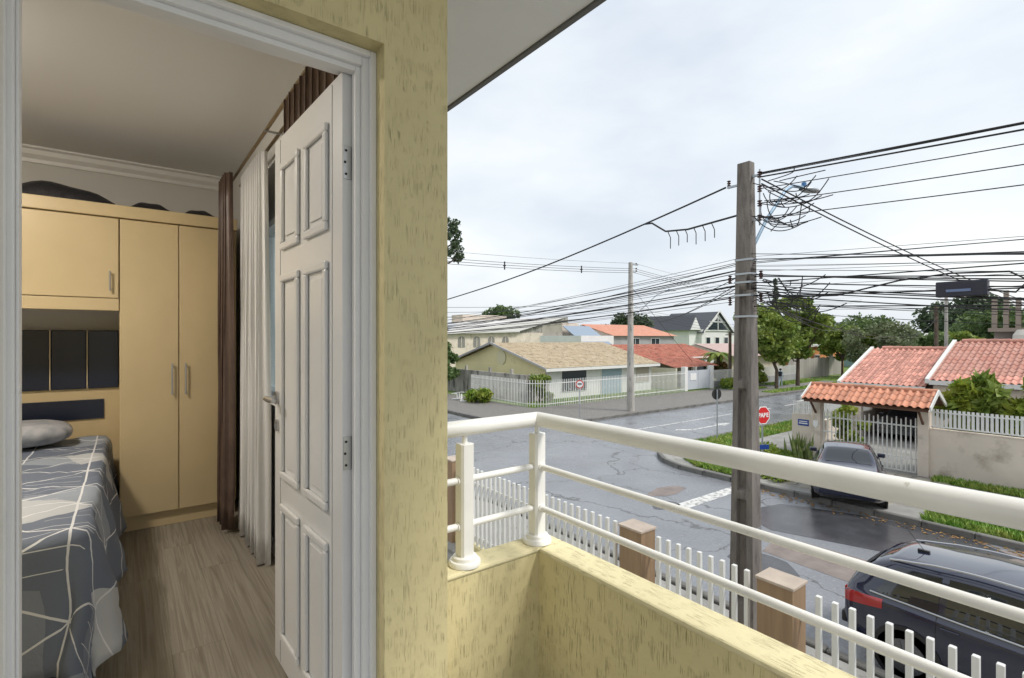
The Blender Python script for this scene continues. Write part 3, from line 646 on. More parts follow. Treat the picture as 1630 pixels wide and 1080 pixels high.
# left, along the near street
cable((PX-.02,PY+.32,7.12),(PX-.3,34,6.6),1.35,.016,'thick twisted service cable descending left from the top of the near pole','', 40, .015)
g2 = 'telephone and fibre cables running left from the near pole'
for i in range(17):
    z = 5.95-.04*i+random.uniform(-.02,.02); e_ = (PX+random.uniform(-.6,1.2), 36+random.uniform(-2,6), 6.1+random.uniform(-.5,.2))
    cable((PX+random.uniform(-.06,.06),PY+.09,z), e_, .7+random.uniform(0,.35), random.choice((.004,.005,.007,.010)), 'black telephone cable in the bundle running left from the near pole', g2, 30, random.choice((0,0,.01)))
g3 = 'telephone and fibre cables running right from the near pole'
for i in range(30):
    z = 6.0-.03*i+random.uniform(-.02,.02); e_ = (PX+random.uniform(-.5,.8), -24+random.uniform(-3,3), z+random.uniform(-.1,.45))
    cable((PX+random.uniform(-.06,.06),PY-.09,z), e_, .5+random.uniform(-.35,.6), random.choice((.003,.003,.004,.0055,.008)), 'black telephone cable in the bundle running right from the near pole', g3, 36, random.choice((0,.015,.03)))
# pair crossing the road to the far side on the right
for k in range(2): cable((PX,RYK-.03,7.12-.07*k),(46,2.0+k*.3,5.9-.1*k),.8,.012,['upper','lower'][k]+' cable of the pair crossing the road towards the brick building','cable pair crossing the road', 30)
g5 = 'cables from the near pole across to the far side'
for k,(e_,s_) in enumerate((((P2[0],P2[1],6.9),.5),((P2[0],P2[1],6.4),.7),((P2[0],P2[1],6.0),.5),((46,26.2,6.2),1.0),((52,18.5,6.6),.9),((52,12.3,6.4),1.2),((52,12.4,6.1),.9))):
    cable((PX+.1,PY,5.75-.08*k), e_, s_, .008, 'dark cable slanting from the near pole over the crossroads to the far side', g5, 30)
g6 = 'three wire power line with spacers along the cross street'
for k, dz in enumerate((9.42,9.08,8.95,8.82)):
    cable((P2[0]+.4,P2[1],dz),(-18,P2[1],dz+.1),.75,.012 if k else .007,f'{["thin top wire","upper wire","middle wire","lower wire"][k]} of the spaced power line left of the slim pole',g6,30)
    cable((P2[0]+.4,P2[1],dz),(66,22.3,dz-.1),.9,.012 if k else .007,f'{["thin top wire","upper wire","middle wire","lower wire"][k]} of the spaced power line right of the slim pole',g6,30)
for x in (21.0, 15.5, 11.2):
    f = (25.7-x)/43.7; z = 8.9-4*.75*f*(1-f); t = thing('cable_spacer', ['spacer on the power line nearest the slim pole','spacer on the power line in the middle of the left span','spacer on the power line next to the house wall'][(21.0,15.5,11.2).index(x)], 'spacer', (x,P2[1],z))
    MB().rbox((x,P2[1],z+.05),(.05,.05,.42)).rbox((x,P2[1],z+.05),(.06,.18,.05)).build('body', m_black, t)
g7 = 'telephone cables along the cross street'
for k in range(6): cable((P2[0],P2[1]-.15,6.9-.16*k),(-16,P2[1]-.5,6.4-.12*k),.7+.1*k,.009,'dark telephone cable left of the slim pole low over the cross street',g7,24)
for k in range(4): cable((P2[0],P2[1]-.15,6.6-.14*k),(64,22,6.3-.1*k),.9+.1*k,.009,'dark telephone cable right of the slim pole low over the cross street',g7,24)
cable((P2[0]+.1,P2[1],7.9),(P2[0]+3.3,P2[1]-2.2,3.2),.05,.012,'slanting stay wire beside the slim pole','',8)
# slack loops on the pole
g8 = 'slack loops of cable tangled around the near pole'
for i in range(40):
    zc = random.choice((6.55,6.75,6.9,7.05,5.6,5.4,5.25)); ya = PY-random.uniform(.15,.5); yb = ya-random.uniform(.25,.9); b = random.uniform(-.34,.06); cx = PX+random.uniform(-.15,.25); z2 = zc+random.uniform(-.3,.1); kk = random.uniform(-.35,.35)
    pts = [(cx+.15*math.sin(3*k/20), ya+(yb-ya)*k/20+kk*math.sin(math.pi*k/20)*(1-k/26), zc+(z2-zc)*k/20+b*math.sin(math.pi*k/20)) for k in range(21)]
    tag(MB().tube(pts,.0075,5).build('cable_loop', m_cable, smooth=True), 'slack loop of black cable tangled beside the near pole', 'cable', g8)
drop = thing('cable_joint', 'thick drooping cable joint with hanging drop clips left of the near pole', 'cable', (PX,PY+1.0,6.5))
MB().tube([(PX-.05,PY+.08,6.63),(PX-.05,PY+1.0,6.56),(PX-.05,PY+1.45,6.6),(PX-.05,PY+1.6,6.70),(PX-.045,PY+1.75,6.80),(PX-.035,PY+1.92,6.815)],.016,8).build('main_cable', m_cable, drop, smooth='auto')
for k in range(6): MB().tube([(PX-.05,PY+.55+k*.17,6.58),(PX-.02,PY+.52+k*.17,6.48),(PX-.05,PY+.5+k*.17,6.34-.03*(k%3))],.008,5).build('drop_clip', m_cable, drop)
box_ = thing('splice_box', 'black splice box hanging among the cables at the right', 'splice box', (PX,1.607,5.27))
MB().rbox((PX,1.6,5.27),(.12,.46,.18),.0,0,0).build('case', M('splice_case',(.025,.028,.045),.4), box_, bevel=.012)
MB().rbox((PX-.065,1.62,5.25),(.012,.22,.03)).build('label_strip', M('strip',(.15,.2,.35),.4), box_)
MB().tube([(PX,1.38,5.24),(PX,1.15,5.2),(PX,1.05,5.32),(PX,1.2,5.43),(PX,1.7,5.46),(PX,2.2,5.42),(PX,2.9,5.28),(PX,3.6,5.3),(PX,4.0,5.4)],.010,6).build('tail', m_cable, box_, smooth='auto')

# ================================================================== signs
def text_mesh(txt, size, mat, mtx, parent, name='lettering'):
    cu = bpy.data.curves.new('t','FONT'); cu.body = txt; cu.size = size; cu.align_x = 'CENTER'; cu.align_y = 'CENTER'; cu.extrude = .002; cu.offset = .008
    to = bpy.data.objects.new('t', cu); C.objects.link(to); dg = bpy.context.evaluated_depsgraph_get(); me = bpy.data.meshes.new_from_object(to.evaluated_get(dg))
    bpy.data.objects.remove(to); me.materials.clear(); me.materials.append(mat); return piece(me, name, mtx, parent)
def disc(mb, c, nrm_ang, r, t0, t1, n, rot=0):   # n-gon plate standing, facing direction angle (rad from +X)
    d = Vector((math.cos(nrm_ang),math.sin(nrm_ang),0)); s_ = Vector((-d.y,d.x,0)); c = Vector(c); vs = []
    for t in (t0,t1): vs += [c+d*t+s_*r*math.cos(rot+2*math.pi*k/n)+Vector((0,0,1))*r*math.sin(rot+2*math.pi*k/n) for k in range(n)]
    return mb.add(vs, [tuple(range(n))[::-1], tuple(range(n,2*n))]+[(k,(k+1)%n,n+(k+1)%n,n+k) for k in range(n)])
m_red = M('sign_red', (.62,.02,.02), .4); m_signw = M('sign_white', (.8,.8,.8), .4); m_signb = M('sign_black', (.02,.02,.02), .5); m_blue = M('sign_blue', (.02,.06,.28), .4)
sp = Vector((17.9,9.1,0)); ang = R(-105)
stop = thing('stop_sign', 'red octagonal PARE stop sign on a grey post at the corner', 'sign', sp)
MB().tube([sp+Vector((0,0,.1)),sp+Vector((0,0,1.9))],.03,8).build('post', m_galv, stop)
sc_ = sp+Vector((0,0,1.98))
disc(MB(), sc_, ang, .335, .032, .040, 8, R(22.5)).build('border', m_signw, stop)
disc(MB(), sc_, ang, .30, .041, .044, 8, R(22.5)).build('face', m_red, stop)
dd = Vector((math.cos(ang),math.sin(ang),0))
text_mesh('PARE', .21, m_signw, Matrix.Translation(sc_+dd*.047) @ Matrix.Rotation(ang+R(90),4,'Z') @ Matrix.Rotation(R(90),4,'X'), stop)
sg = Vector((20.9,21.25,0)); ang = R(-127)
rsign = thing('round_sign', 'round white traffic sign with red rim on the far corner', 'sign', sg)
MB().tube([sg+Vector((0,0,.1)),sg+Vector((0,0,1.95))],.028,8).build('post', m_galv, rsign)
c_ = sg+Vector((0,0,2.03))
disc(MB(), c_, ang, .24, .03, .036, 28).build('rim', m_red, rsign); disc(MB(), c_, ang, .185, .037, .040, 28).build('face', m_signw, rsign)
dd = Vector((math.cos(ang),math.sin(ang),0))
MB().rbox(c_+dd*.043+Vector((0,0,.02)), (.004,.24,.075), ang).rbox(c_+dd*.043+Vector((0,0,-.08)), (.004,.03,.03), ang).build('symbol', m_signb, rsign)
sg = Vector((21.0,12.7,0)); ang = R(70)
bsign = thing('sign_back', 'round traffic sign seen from its dark back on a thin post', 'sign', sg)
MB().tube([sg+Vector((0,0,.1)),sg+Vector((0,0,2.4))],.03,8).build('post', m_galv, bsign)
disc(MB(), sg+Vector((0,0,2.2)), ang, .25, .032, .04, 24).build('plate', m_signb, bsign)
sn = Vector((16.7,8.8,0))
nsign = thing('street_name_sign', 'blue street name plates on a low post behind the near utility pole', 'sign', sn)
MB().tube([sn+Vector((0,0,.1)),sn+Vector((0,0,.98))],.025,8).build('post', m_galv, nsign)
MB().rbox(sn+Vector((0,0,1.05)),(1.15,.03,.15),R(-28)).build('plate', m_blue, nsign)

# ================================================================== foliage
def leaf_mesh(name, mat, parent, clumps, n, size, seed=0, long=1.6, up=0):
    r = np.random.default_rng(seed); cl = np.array([c[:3] for c in clumps],float); rad = np.array([c[3] for c in clumps],float)
    wts = rad**2/np.sum(rad**2); idx = r.choice(len(clumps), n, p=wts)
    d = r.normal(size=(n,3)); d /= np.linalg.norm(d,axis=1)[:,None]
    p = cl[idx]+d*(rad[idx]*r.uniform(.45,1.05,n))[:,None]*np.array([1,1,.8])
    a = r.normal(size=(n,3)); a[:,2] += up; a /= np.linalg.norm(a,axis=1)[:,None]; b = np.cross(a, r.normal(size=(n,3))); b /= np.linalg.norm(b,axis=1)[:,None]
    s = size*r.uniform(.6,1.35,n)[:,None]; a = a*s*long*.5; b = b*s*.5
    V = np.empty((n*4,3)); V[0::4] = p-a; V[1::4] = p+b; V[2::4] = p+a; V[3::4] = p-b
    o = np.array(WL.get(parent,(0,0,0))); V -= o
    me = bpy.data.meshes.new(name); me.vertices.add(n*4); me.vertices.foreach_set('co', V.ravel()); me.loops.add(n*4); me.loops.foreach_set('vertex_index', np.arange(n*4,dtype=np.int32))
    me.polygons.add(n); me.polygons.foreach_set('loop_start', np.arange(0,n*4,4,dtype=np.int32)); me.polygons.foreach_set('loop_total', np.full(n,4,dtype=np.int32)); me.update(); me.materials.append(mat)
    ob = bpy.data.objects.new(name, me); C.objects.link(ob)
    if parent: ob.parent = parent; WL[ob] = o
    return ob
def leafmat(name, c1, c2):
    m = M(name, c1, .55, var=(1.3,c2)); t = m.node_tree; l = t.links.new; b = t.nodes['Principled BSDF']; tr = N(t,'ShaderNodeBsdfTranslucent'); ad = N(t,'ShaderNodeMixShader'); ad.inputs[0].default_value = .3
    l(b.inputs['Base Color'].links[0].from_socket, tr.inputs[0]); l(b.outputs[0], ad.inputs[1]); l(tr.outputs[0], ad.inputs[2]); l(ad.outputs[0], t.nodes['Material Output'].inputs[0]); return m
lf_light = leafmat('leaf_light', (.12,.21,.035), (.28,.33,.06)); lf_mid = leafmat('leaf_mid', (.07,.13,.04), (.14,.20,.06)); lf_dark = leafmat('leaf_dark', (.05,.085,.045), (.09,.13,.06))
lf_bright = leafmat('leaf_bright', (.14,.26,.03), (.34,.36,.05)); lf_grey = leafmat('leaf_greygreen', (.13,.17,.08), (.20,.23,.12)); lf_red = leafmat('leaf_russet', (.25,.09,.03), (.12,.15,.04))
m_bark = M('bark', (.10,.075,.055), .9, var=(5,.3), bump=(25,.8,.02)); m_barkl = M('bark_light', (.26,.19,.13), .9, var=(5,.3), bump=(25,.8,.02))
def tree(label, base, h, rx, rz, mat, n, size, seed, cz=None, leany=0, group=None, name='tree', bark=None, lean=0, nclump=24, fork=True, th=None):
    bark = bark or m_bark; r_ = random.Random(seed); t = thing(name, label, 'tree', base, group); bx, by, bz = base
    cz = cz or h-rz; th = th or max(.12,h*.022)
    cl = []
    for i in range(nclump):
        a = r_.uniform(0,6.28); u = r_.uniform(-.8,.9); k = math.sqrt(max(0,1-u*u))*r_.uniform(.4,.98)
        cl.append((bx+lean+rx*k*math.cos(a), by+leany+rx*k*math.sin(a), bz+cz+rz*u*.85, rx*r_.uniform(.17,.40)))
    tk = MB().tube([(bx,by,bz-.05),(bx+.05,by,bz+cz*.35),(bx+lean*.6,by+leany*.6,bz+cz*.7),(bx+lean,by+leany,bz+cz)],[th,th*.8,th*.65,th*.4],8)
    for c in cl[:9 if fork else 4]:
        s_ = Vector((bx+lean*.4,by,bz+cz*r_.uniform(.4,.7))); e_ = Vector(c[:3]); m_ = s_.lerp(e_,.5)+Vector((0,0,-.1*rz)); tk.tube([s_,m_,e_],[th*.5,th*.35,th*.12],6)
    tk.build('trunk', bark, t, smooth='auto'); leaf_mesh('crown', mat, t, cl, n, size, seed); return t
def bush(label, c, rx, rz, mat, n, size, seed, name='shrub', group=None, nclump=9, up=0, long=1.6):
    r_ = random.Random(seed); t = thing(name, label, 'shrub', (c[0],c[1],c[2]), group)
    cl = [(c[0]+r_.uniform(-.7,.7)*rx, c[1]+r_.uniform(-.7,.7)*rx, c[2]+rz*r_.uniform(.25,.95), rx*r_.uniform(.3,.5)) for _ in range(nclump)]
    st = MB()
    for q in cl: st.tube([(c[0],c[1],c[2]-.02),((c[0]+q[0])/2,(c[1]+q[1])/2,c[2]+.4*(q[2]-c[2])),q[:3]],[.03,.02,.01],5)
    st.build('stems', m_bark, t); leaf_mesh('foliage', mat, t, cl, n, size, seed, long, up); return t

# ================================================================== roofs with real tiles
def wave_roof(name, mat, parent, O, A, U, la, lu, pitch=.22, row=.38, amp=.035):
    # O corner, A unit eave dir, U unit up-slope dir; corrugated, stepped rows
    O, A, U = Vector(O), Vector(A).normalized(), Vector(U).normalized(); Nn = A.cross(U).normalized()
    if Nn.z < 0: Nn = -Nn
    nc = max(2,int(la/pitch)); nr = max(1,int(lu/row)); pts = []; q = 5
    for j in range(nr):
        for k in (0,1):
            u = (j+k)*lu/nr; rw = []
            lift = .035*(1-k)
            for i in range(nc*q+1):
                ph = 2*math.pi*i/q; rw.append(O+A*(i*la/(nc*q))+U*u+Nn*(lift+amp*(.5+.5*math.cos(ph))+random.uniform(-.004,.004)))
            pts.append(rw)
    o = MB().grid(pts).build(name, mat, parent, smooth=False); return o
def tile_roof(parent, mat, O, A, U, la, lu, pitch=.21, row=.36, limit=10**6, name='tile'):
    O, A, U = Vector(O), Vector(A).normalized(), Vector(U).normalized(); Nn = A.cross(U).normalized()
    if Nn.z < 0: A2 = -A; Nn = -Nn
    prof = []; w_ = pitch
    for i in range(9):
        f = i/8
        prof.append((f*w_*1.04, .055*math.sin(math.pi*min(f/.62,1)) if f < .62 else -.012*math.sin(math.pi*(f-.62)/.38)))
    vs = [(a,0,b+.018) for a,b in prof]+[(a*.97+.003,row*1.08,b) for a,b in prof]+[(a,0,b+.003) for a,b in prof]
    fs = [(i,i+1,9+i+1,9+i) for i in range(8)]+[(18+i,18+i+1,i+1,i) for i in range(8)]
    me = mesh_of(MB().add(vs,fs), mat, False)
    Bm = Matrix((A,U,Nn)).transposed().to_4x4(); nc, nr = int(la/pitch), int(lu/row+.5); k = 0; rest = MB()
    cells = [(i,j) for j in range(nr) for i in range(nc)]
    for i, j in cells:
        mt = Matrix.Translation(O+A*(i*la/nc)+U*(j*lu/nr)+Nn*random.uniform(0,.008)) @ Bm @ Matrix.Rotation(random.uniform(-.02,.02),4,'Z')
        if k < limit: piece(me, name, mt, parent); k += 1
        else: rest.add([mt @ Vector(v) for v in vs], fs)
    if rest.v: tag(rest.build('more_tiles', mat, parent), kind='stuff')
def tilemat(name, c, v, dirt): return M(name, c, .75, var=(2.2,v), dirt=dirt, rnd=.24, bump=(30,.3,.006))
m_tile_or = tilemat('tile_orange', (.50,.20,.115), (.60,.31,.21), (6,(.22,.10,.06),.62,.75))
m_tile_pk = tilemat('tile_pink', (.50,.215,.16), (.58,.32,.26), (3,(.30,.15,.12),.60,.75))
m_tile_be = tilemat('tile_beige', (.38,.30,.20), (.50,.42,.30), (3,(.20,.16,.10),.52,.68))
m_tile_rd = tilemat('tile_red', (.42,.12,.08), (.52,.22,.15), (2.5,(.16,.07,.05),.5,.66))
m_tile_sa = tilemat('tile_salmon', (.55,.25,.17), (.62,.34,.25), (2,(.35,.18,.13),.6,.75))
m_tile_gp = tilemat('tile_greypink', (.48,.36,.33), (.55,.43,.40), (2,(.3,.22,.2),.6,.75))
m_fascia = M('fascia_white', (.70,.70,.68), .5, dirt=(3,(.4,.39,.36),.58,.75))
m_cw = M('cream_wall', (.66,.58,.50), .85, var=(.8,.10), dirt=(1.3,(.36,.30,.24),.53,.76), bump=(40,.2,.006))
m_yw = M('yellow_gable', (.72,.66,.38), .85, var=(.6,.06), dirt=(1.2,(.48,.42,.24),.6,.8))
m_ww = M('white_wall', (.72,.72,.71), .8, var=(.8,.05), dirt=(1.5,(.5,.49,.46),.62,.8))
m_gw = M('grey_wall', (.34,.34,.35), .85, var=(.6,.1), dirt=(1,(.22,.21,.2),.55,.75))
m_old = M('stained_concrete', (.38,.36,.33), .9, var=(.8,.15), dirt=(1.1,(.10,.095,.09),.47,.66), stretch=(2,2,.6), bump=(20,.4,.01))
m_wood = M('dark_timber', (.12,.06,.035), .7, var=(6,.2))
m_winglass = M('dark_glass', (.03,.04,.05), .08)
m_winblue = M('curtained_glass', (.30,.40,.47), .2)

# ------------------------------------------------------------------ right corner house: wall, gate, canopy, roof
GX = 21.2
rwall = thing('garden_wall', 'cream rendered garden wall topped with white slats, right of the gate', 'wall', (GX,1,0))
MB().box(GX-.08,GX+.08,-9,5.19,.0,1.70).build('wall', m_cw, rwall); MB().box(GX-.1,GX+.1,-9,5.19,1.701,1.73).build('coping', m_cw, rwall)
slat = mesh_of(MB().box(-.012,.012,-.035,.035,0,.55), m_picket)
for i in range(58): piece(slat,'slat',Matrix.Translation((GX-.04,5.1-i*.11,1.82)) @ Matrix.Rotation(R(25),4,'Z'), rwall)
for z in (1.78, 2.25): MB().box(GX-.055,GX-.015,-1.4,5.17,z,z+.04).build('slat_rail', m_picket, rwall)
gate = thing('driveway_gate', 'white barred metal driveway gate under the tiled canopy', 'gate', (GX,7,0))
bar = mesh_of(MB().bbox(-.018,.018,-.018,.018,0,1,.004), m_picket)
for i in range(22): piece(bar,'bar',Matrix.Translation((GX,5.58+i*.135,.16)) @ Matrix.Diagonal((1,1,1.78+.06*(i%2==0),1)), gate)
for i in range(44): piece(bar,'thin_bar',Matrix.Translation((GX+.02,5.54+i*.0675,.16)) @ Matrix.Diagonal((.35,.35,.42,1)), gate)
for z in (.14,.58,1.68): MB().box(GX+.019,GX+.045,5.5,8.46,z,z+.05).build('gate_rail', m_picket, gate)
MB().box(GX-.045,GX-.019,7.95,8.44,1.15,1.19).build('bolt_bar', m_picket, gate)
port = thing('gate_canopy', 'small orange tiled canopy on cream pillars over the driveway gate', 'canopy', (GX,7,0))
MB().box(GX-.17,GX+.17,5.191,5.49,0,2.42).build('pillar', m_cw, port); MB().box(GX-.17,GX+.17,8.48,8.79,0,2.42).build('pillar', m_cw, port)
cz0, cz1 = 2.44, 2.92
def canopy_side(sg_):
    U = Vector((sg_,0,(cz1-cz0)/.85)).normalized(); o = Vector((GX-sg_*.85, 5.0 if sg_ > 0 else 5.0, cz0))
    tile_roof(port, m_tile_or, o, (0,1,0), U, 3.85, .976, .213, .33)
canopy_side(1); canopy_side(-1)
for sg_ in (1,-1): MB().add([(GX-sg_*.84,5.02,cz0-.05),(GX,5.02,cz1-.05),(GX,8.84,cz1-.05),(GX-sg_*.84,8.84,cz0-.05)],[(0,1,2,3)]).build('boarding', m_wood, port)
rt = mesh_of(MB().lathe((0,0,0),[(.085,0),(.07,.36)],10,'y'), m_tile_or)
for i in range(11): piece(rt,'ridge_tile',Matrix.Translation((GX,5.0+i*.348,cz1+.02)), port)
for y in (4.97, 8.86):
    for sg_ in (1,-1): MB().add([(GX-sg_*.88,y-.02,cz0-.08),(GX,y-.02,cz1-.06),(GX,y-.02,cz1+.09),(GX-sg_*.88,y-.02,cz0+.06),(GX-sg_*.88,y+.02,cz0-.08),(GX,y+.02,cz1-.06),(GX,y+.02,cz1+.09),(GX-sg_*.88,y+.02,cz0+.06)],[(0,1,2,3),(7,6,5,4),(0,4,5,1),(3,2,6,7),(0,3,7,4)]).build('barge_board', m_fascia, port)
for y in (5.34, 8.63):
    MB().tube([(GX-.17,y,1.85),(GX-.72,y,2.42)],.04,4).build('brace', m_wood, port)
MB().box(GX-.8,GX-.74,5.05,8.8,cz0-.12,cz0-.052).build('eave_beam', m_wood, port)
cwall = thing('corner_wall', 'short cream wall with house plates and white top rail at the corner', 'wall', (GX,9.1,0))
MB().box(GX-.08,GX+.08,8.80,9.55,0,1.72).box(GX+.081,34,9.40,9.55,0,1.2).build('wall', m_cw, cwall)
for i in range(9): piece(bar,'rail_bar',Matrix.Translation((GX,8.84+i*.085,1.72)) @ Matrix.Diagonal((.8,.8,.45,1)), cwall)
for i in range(70): piece(bar,'rail_bar',Matrix.Translation((GX+.2+i*.14,9.48,1.2)) @ Matrix.Diagonal((.8,.8,.95,1)), cwall)
MB().box(GX-.02,GX+.02,8.81,9.54,2.17,2.20).box(GX+.1,31,9.46,9.50,2.15,2.18).build('top_rail', m_picket, cwall)
pl = MB().box(GX-.095,GX-.0805,8.92,9.32,1.28,1.52).build('name_plate', m_blue, cwall)
MB().box(GX-.099,GX-.0955,8.97,9.27,1.43,1.46).box(GX-.099,GX-.0955,8.96,9.28,1.35,1.39).build('plate_lettering', m_signw, pl)
MB().add([(GX-.19,8.55,1.55),(GX-.19,8.72,1.55),(GX-.19,8.72,1.36),(GX-.19,8.635,1.27),(GX-.19,8.55,1.36),(GX-.172,8.55,1.55),(GX-.172,8.72,1.55),(GX-.172,8.72,1.36),(GX-.172,8.635,1.27),(GX-.172,8.55,1.36)],[(0,1,2,3,4),(9,8,7,6,5),(0,5,6,1),(1,6,7,2),(2,7,8,3),(3,8,9,4),(4,9,5,0)]).build('shield_plaque', m_signw, cwall)
rh = thing('house', 'corner house with pinkish red clay tile roof behind the garden wall', 'house', (29,3,0))
EX, RXX = 26.9, 31.1
MB().box(29.2,36,-9,6.549,.1,2.6).build('wall', m_cw, rh); MB().box(33.5,36,6.55,9.55,.1,2.6).build('wall', m_cw, rh); MB().box(29.2,33.49,9.42,9.55,.1,2.6).build('carport_side_wall', m_cw, rh)
MB().box(27.15,29.19,-9,6.55,.1,2.7).build('wall', m_cw, rh)
for y in (9.3, 6.75): MB().box(27.1,27.35,y-.12,y+.12,.1,2.55).build('carport_post', m_cw, rh)
def right_roof(y0, y1, ez, rz_, limit):
    la = y1-y0; dx = RXX-EX; U = Vector((dx,0,rz_-ez)); lu = U.length
    tile_roof(rh, m_tile_pk, (EX,y0,ez), (0,1,0), U, la, lu, .215, .37, limit)
    MB().add([(EX+.05,y0,ez-.04),(RXX,y0,rz_-.04),(RXX,y1,rz_-.04),(EX+.05,y1,ez-.04)],[(0,1,2,3)]).build('roof_deck', m_wood, rh)
    MB().add([(RXX,y0,rz_),(RXX+4.6,y0,ez),(RXX+4.6,y1,ez),(RXX,y1,rz_)],[(0,1,2,3)]).build('back_slope', m_tile_pk, rh)
    m2 = mesh_of(MB().lathe((0,0,0),[(.12,0),(.10,.42)],10,'y'), m_tile_pk)
    for i in range(int(la/.4)): piece(m2,'ridge_tile',Matrix.Translation((RXX,y0+i*.4,rz_+.03)), rh)
    MB().box(EX-.06,EX-.005,y0,y1,ez-.17,ez+.01).build('gutter', m_fascia, rh)
    v = []
    for yy in (y1+.0, y1+.14):
        v += [(EX-.05,yy,ez-.12),(RXX,yy,rz_-.10),(RXX,yy,rz_+.10),(EX-.05,yy,ez+.07)]
    MB().add(v,[(0,1,2,3),(7,6,5,4),(0,4,5,1),(1,5,6,2),(2,6,7,3),(3,7,4,0)]).build('verge', m_fascia, rh)
right_roof(6.75, 9.95, 2.62, 4.15, 165)
right_roof(-8.0, 6.62, 2.92, 4.52, 135)
MB().add([(29.2,9.56,2.6),(36,9.56,2.6),(31.1,9.56,4.1)],[(0,1,2)]).build('gable', m_cw, rh)
# brick floor of the carport (stones seen through the gate) and plants
bush('yellow green shrub behind the driveway gate', (23.4,8.3,.1), .8, 1.9, lf_bright, 1500, .11, 11)
bush('leafy green shrub behind the garden wall beside the canopy', (22.6,4.75,.1), .55, 3.5, lf_bright, 1300, .24, 12, nclump=12, long=2.6, up=.5)
bush('tall leafy shrub in the middle behind the garden wall', (22.6,3.9,.1), .6, 3.3, lf_light, 1300, .25, 13, nclump=12, long=2.6, up=.5)
bush('leafy shrub at the right behind the garden wall', (22.7,3.0,.1), .6, 3.2, lf_bright, 1300, .25, 14, nclump=12, long=2.6, up=.5)
bush('low dark shrub between the taller ones behind the garden wall', (23.2,3.5,.1), .9, 2.8, lf_mid, 1500, .2, 15, nclump=12)
sn_t = thing('snake_plant', 'clump of upright spiky leaves at the foot of the corner wall', 'plant', (20.5,9.0,PZ))
m_sp = M('sword_leaf', (.10,.17,.05), .5, var=(9,(.28,.32,.10)))
for i in range(46):
    a = random.uniform(0,6.28); r_ = random.uniform(0,.42); x, y = 20.45+r_*math.cos(a)*.7, 8.95+r_*math.sin(a)*1.3; h_ = random.uniform(.5,1.1); lx, ly = random.uniform(-.25,.25)*h_, random.uniform(-.25,.25)*h_; b = random.uniform(0,3.1); wx, wy = .04*math.cos(b), .04*math.sin(b)
    MB().add([(x-wx,y-wy,PZ),(x+wx,y+wy,PZ),(x+wx*1.2+lx*.5,y+wy*1.2+ly*.5,PZ+h_*.55),(x-wx*1.2+lx*.5,y-wy*1.2+ly*.5,PZ+h_*.55),(x+lx,y+ly,PZ+h_)],[(0,1,2,3),(3,2,4)]).build('leaf', m_sp, sn_t)
bush('ground cover of broad weeds on the corner verge', (19.6,10.2,PZ), .9, .25, lf_bright, 1400, .10, 16, name='weeds')
bush('weeds growing along the kerb behind the near pole', (16.75,8.0,PZ), .45, .16, lf_bright, 500, .08, 17, name='weeds')

# ================================================================== far corner: yellow gabled house etc.
fh = thing('house', 'single storey house with yellow gable, white front and beige tile roof', 'house', (31,34,0))
MB().prism([(25.0,29.0),(37.4,29.0),(37.4,42.0),(25.0,42.0)],.05,2.5).build('wall', m_ww, fh)
MB().prism_axis([(29.0,2.5),(42.0,2.5),(35.5,4.2)],25.0,37.4,'x').build('gable', m_yw, fh)
MB().box(24.94,24.995,29.02,42.0,.05,2.5).build('yellow_side', m_yw, fh)
sl = Vector((0,6.9,1.85)); wave_roof('roof_slope', m_tile_be, fh, (24.5,28.4,2.42), (1,0,0), sl, 13.3, sl.length, .22, .38)
sl2 = Vector((0,-6.9,1.85)); wave_roof('roof_slope', m_tile_be, fh, (24.5,42.6,2.42), (1,0,0), sl2, 13.3, sl2.length, .22, .38)
for s_ in (1,-1):
    y0, y1 = (28.35,35.5) if s_ == 1 else (42.65,35.5)
    MB().add([(24.42,y0,2.34),(24.42,y1,4.2),(24.42,y1,4.38),(24.42,y0,2.50),(24.5,y0,2.34),(24.5,y1,4.2),(24.5,y1,4.38),(24.5,y0,2.50)],[(0,1,2,3),(7,6,5,4),(0,4,5,1),(3,2,6,7),(0,3,7,4),(1,5,6,2)]).build('barge_board', M('barge_grey',(.42,.41,.40),.7) if s_ == 1 else m_gw, fh)
MB().box(24.5,37.8,28.33,28.40,2.22,2.44).build('fascia', m_fascia, fh)
disc(MB(), (24.96,34.6,3.1), R(180), .62, 0, .03, 24).build('gable_roundel', M('pale_yellow',(.66,.62,.42),.8), fh)
for x0,x1,z0,mt in ((26.6,29.2,.6,m_winglass),(31.0,33.4,.1,m_winblue),(35.2,37.0,.9,M('beige_shutter',(.42,.37,.31),.7))):
    fr_ = MB().box(x0-.08,x1+.08,28.95,28.999,z0-.06,2.26).build('window', m_fascia, fh); MB().box(x0,x1,28.93,28.949,z0,2.18).build('pane', mt, fr_)
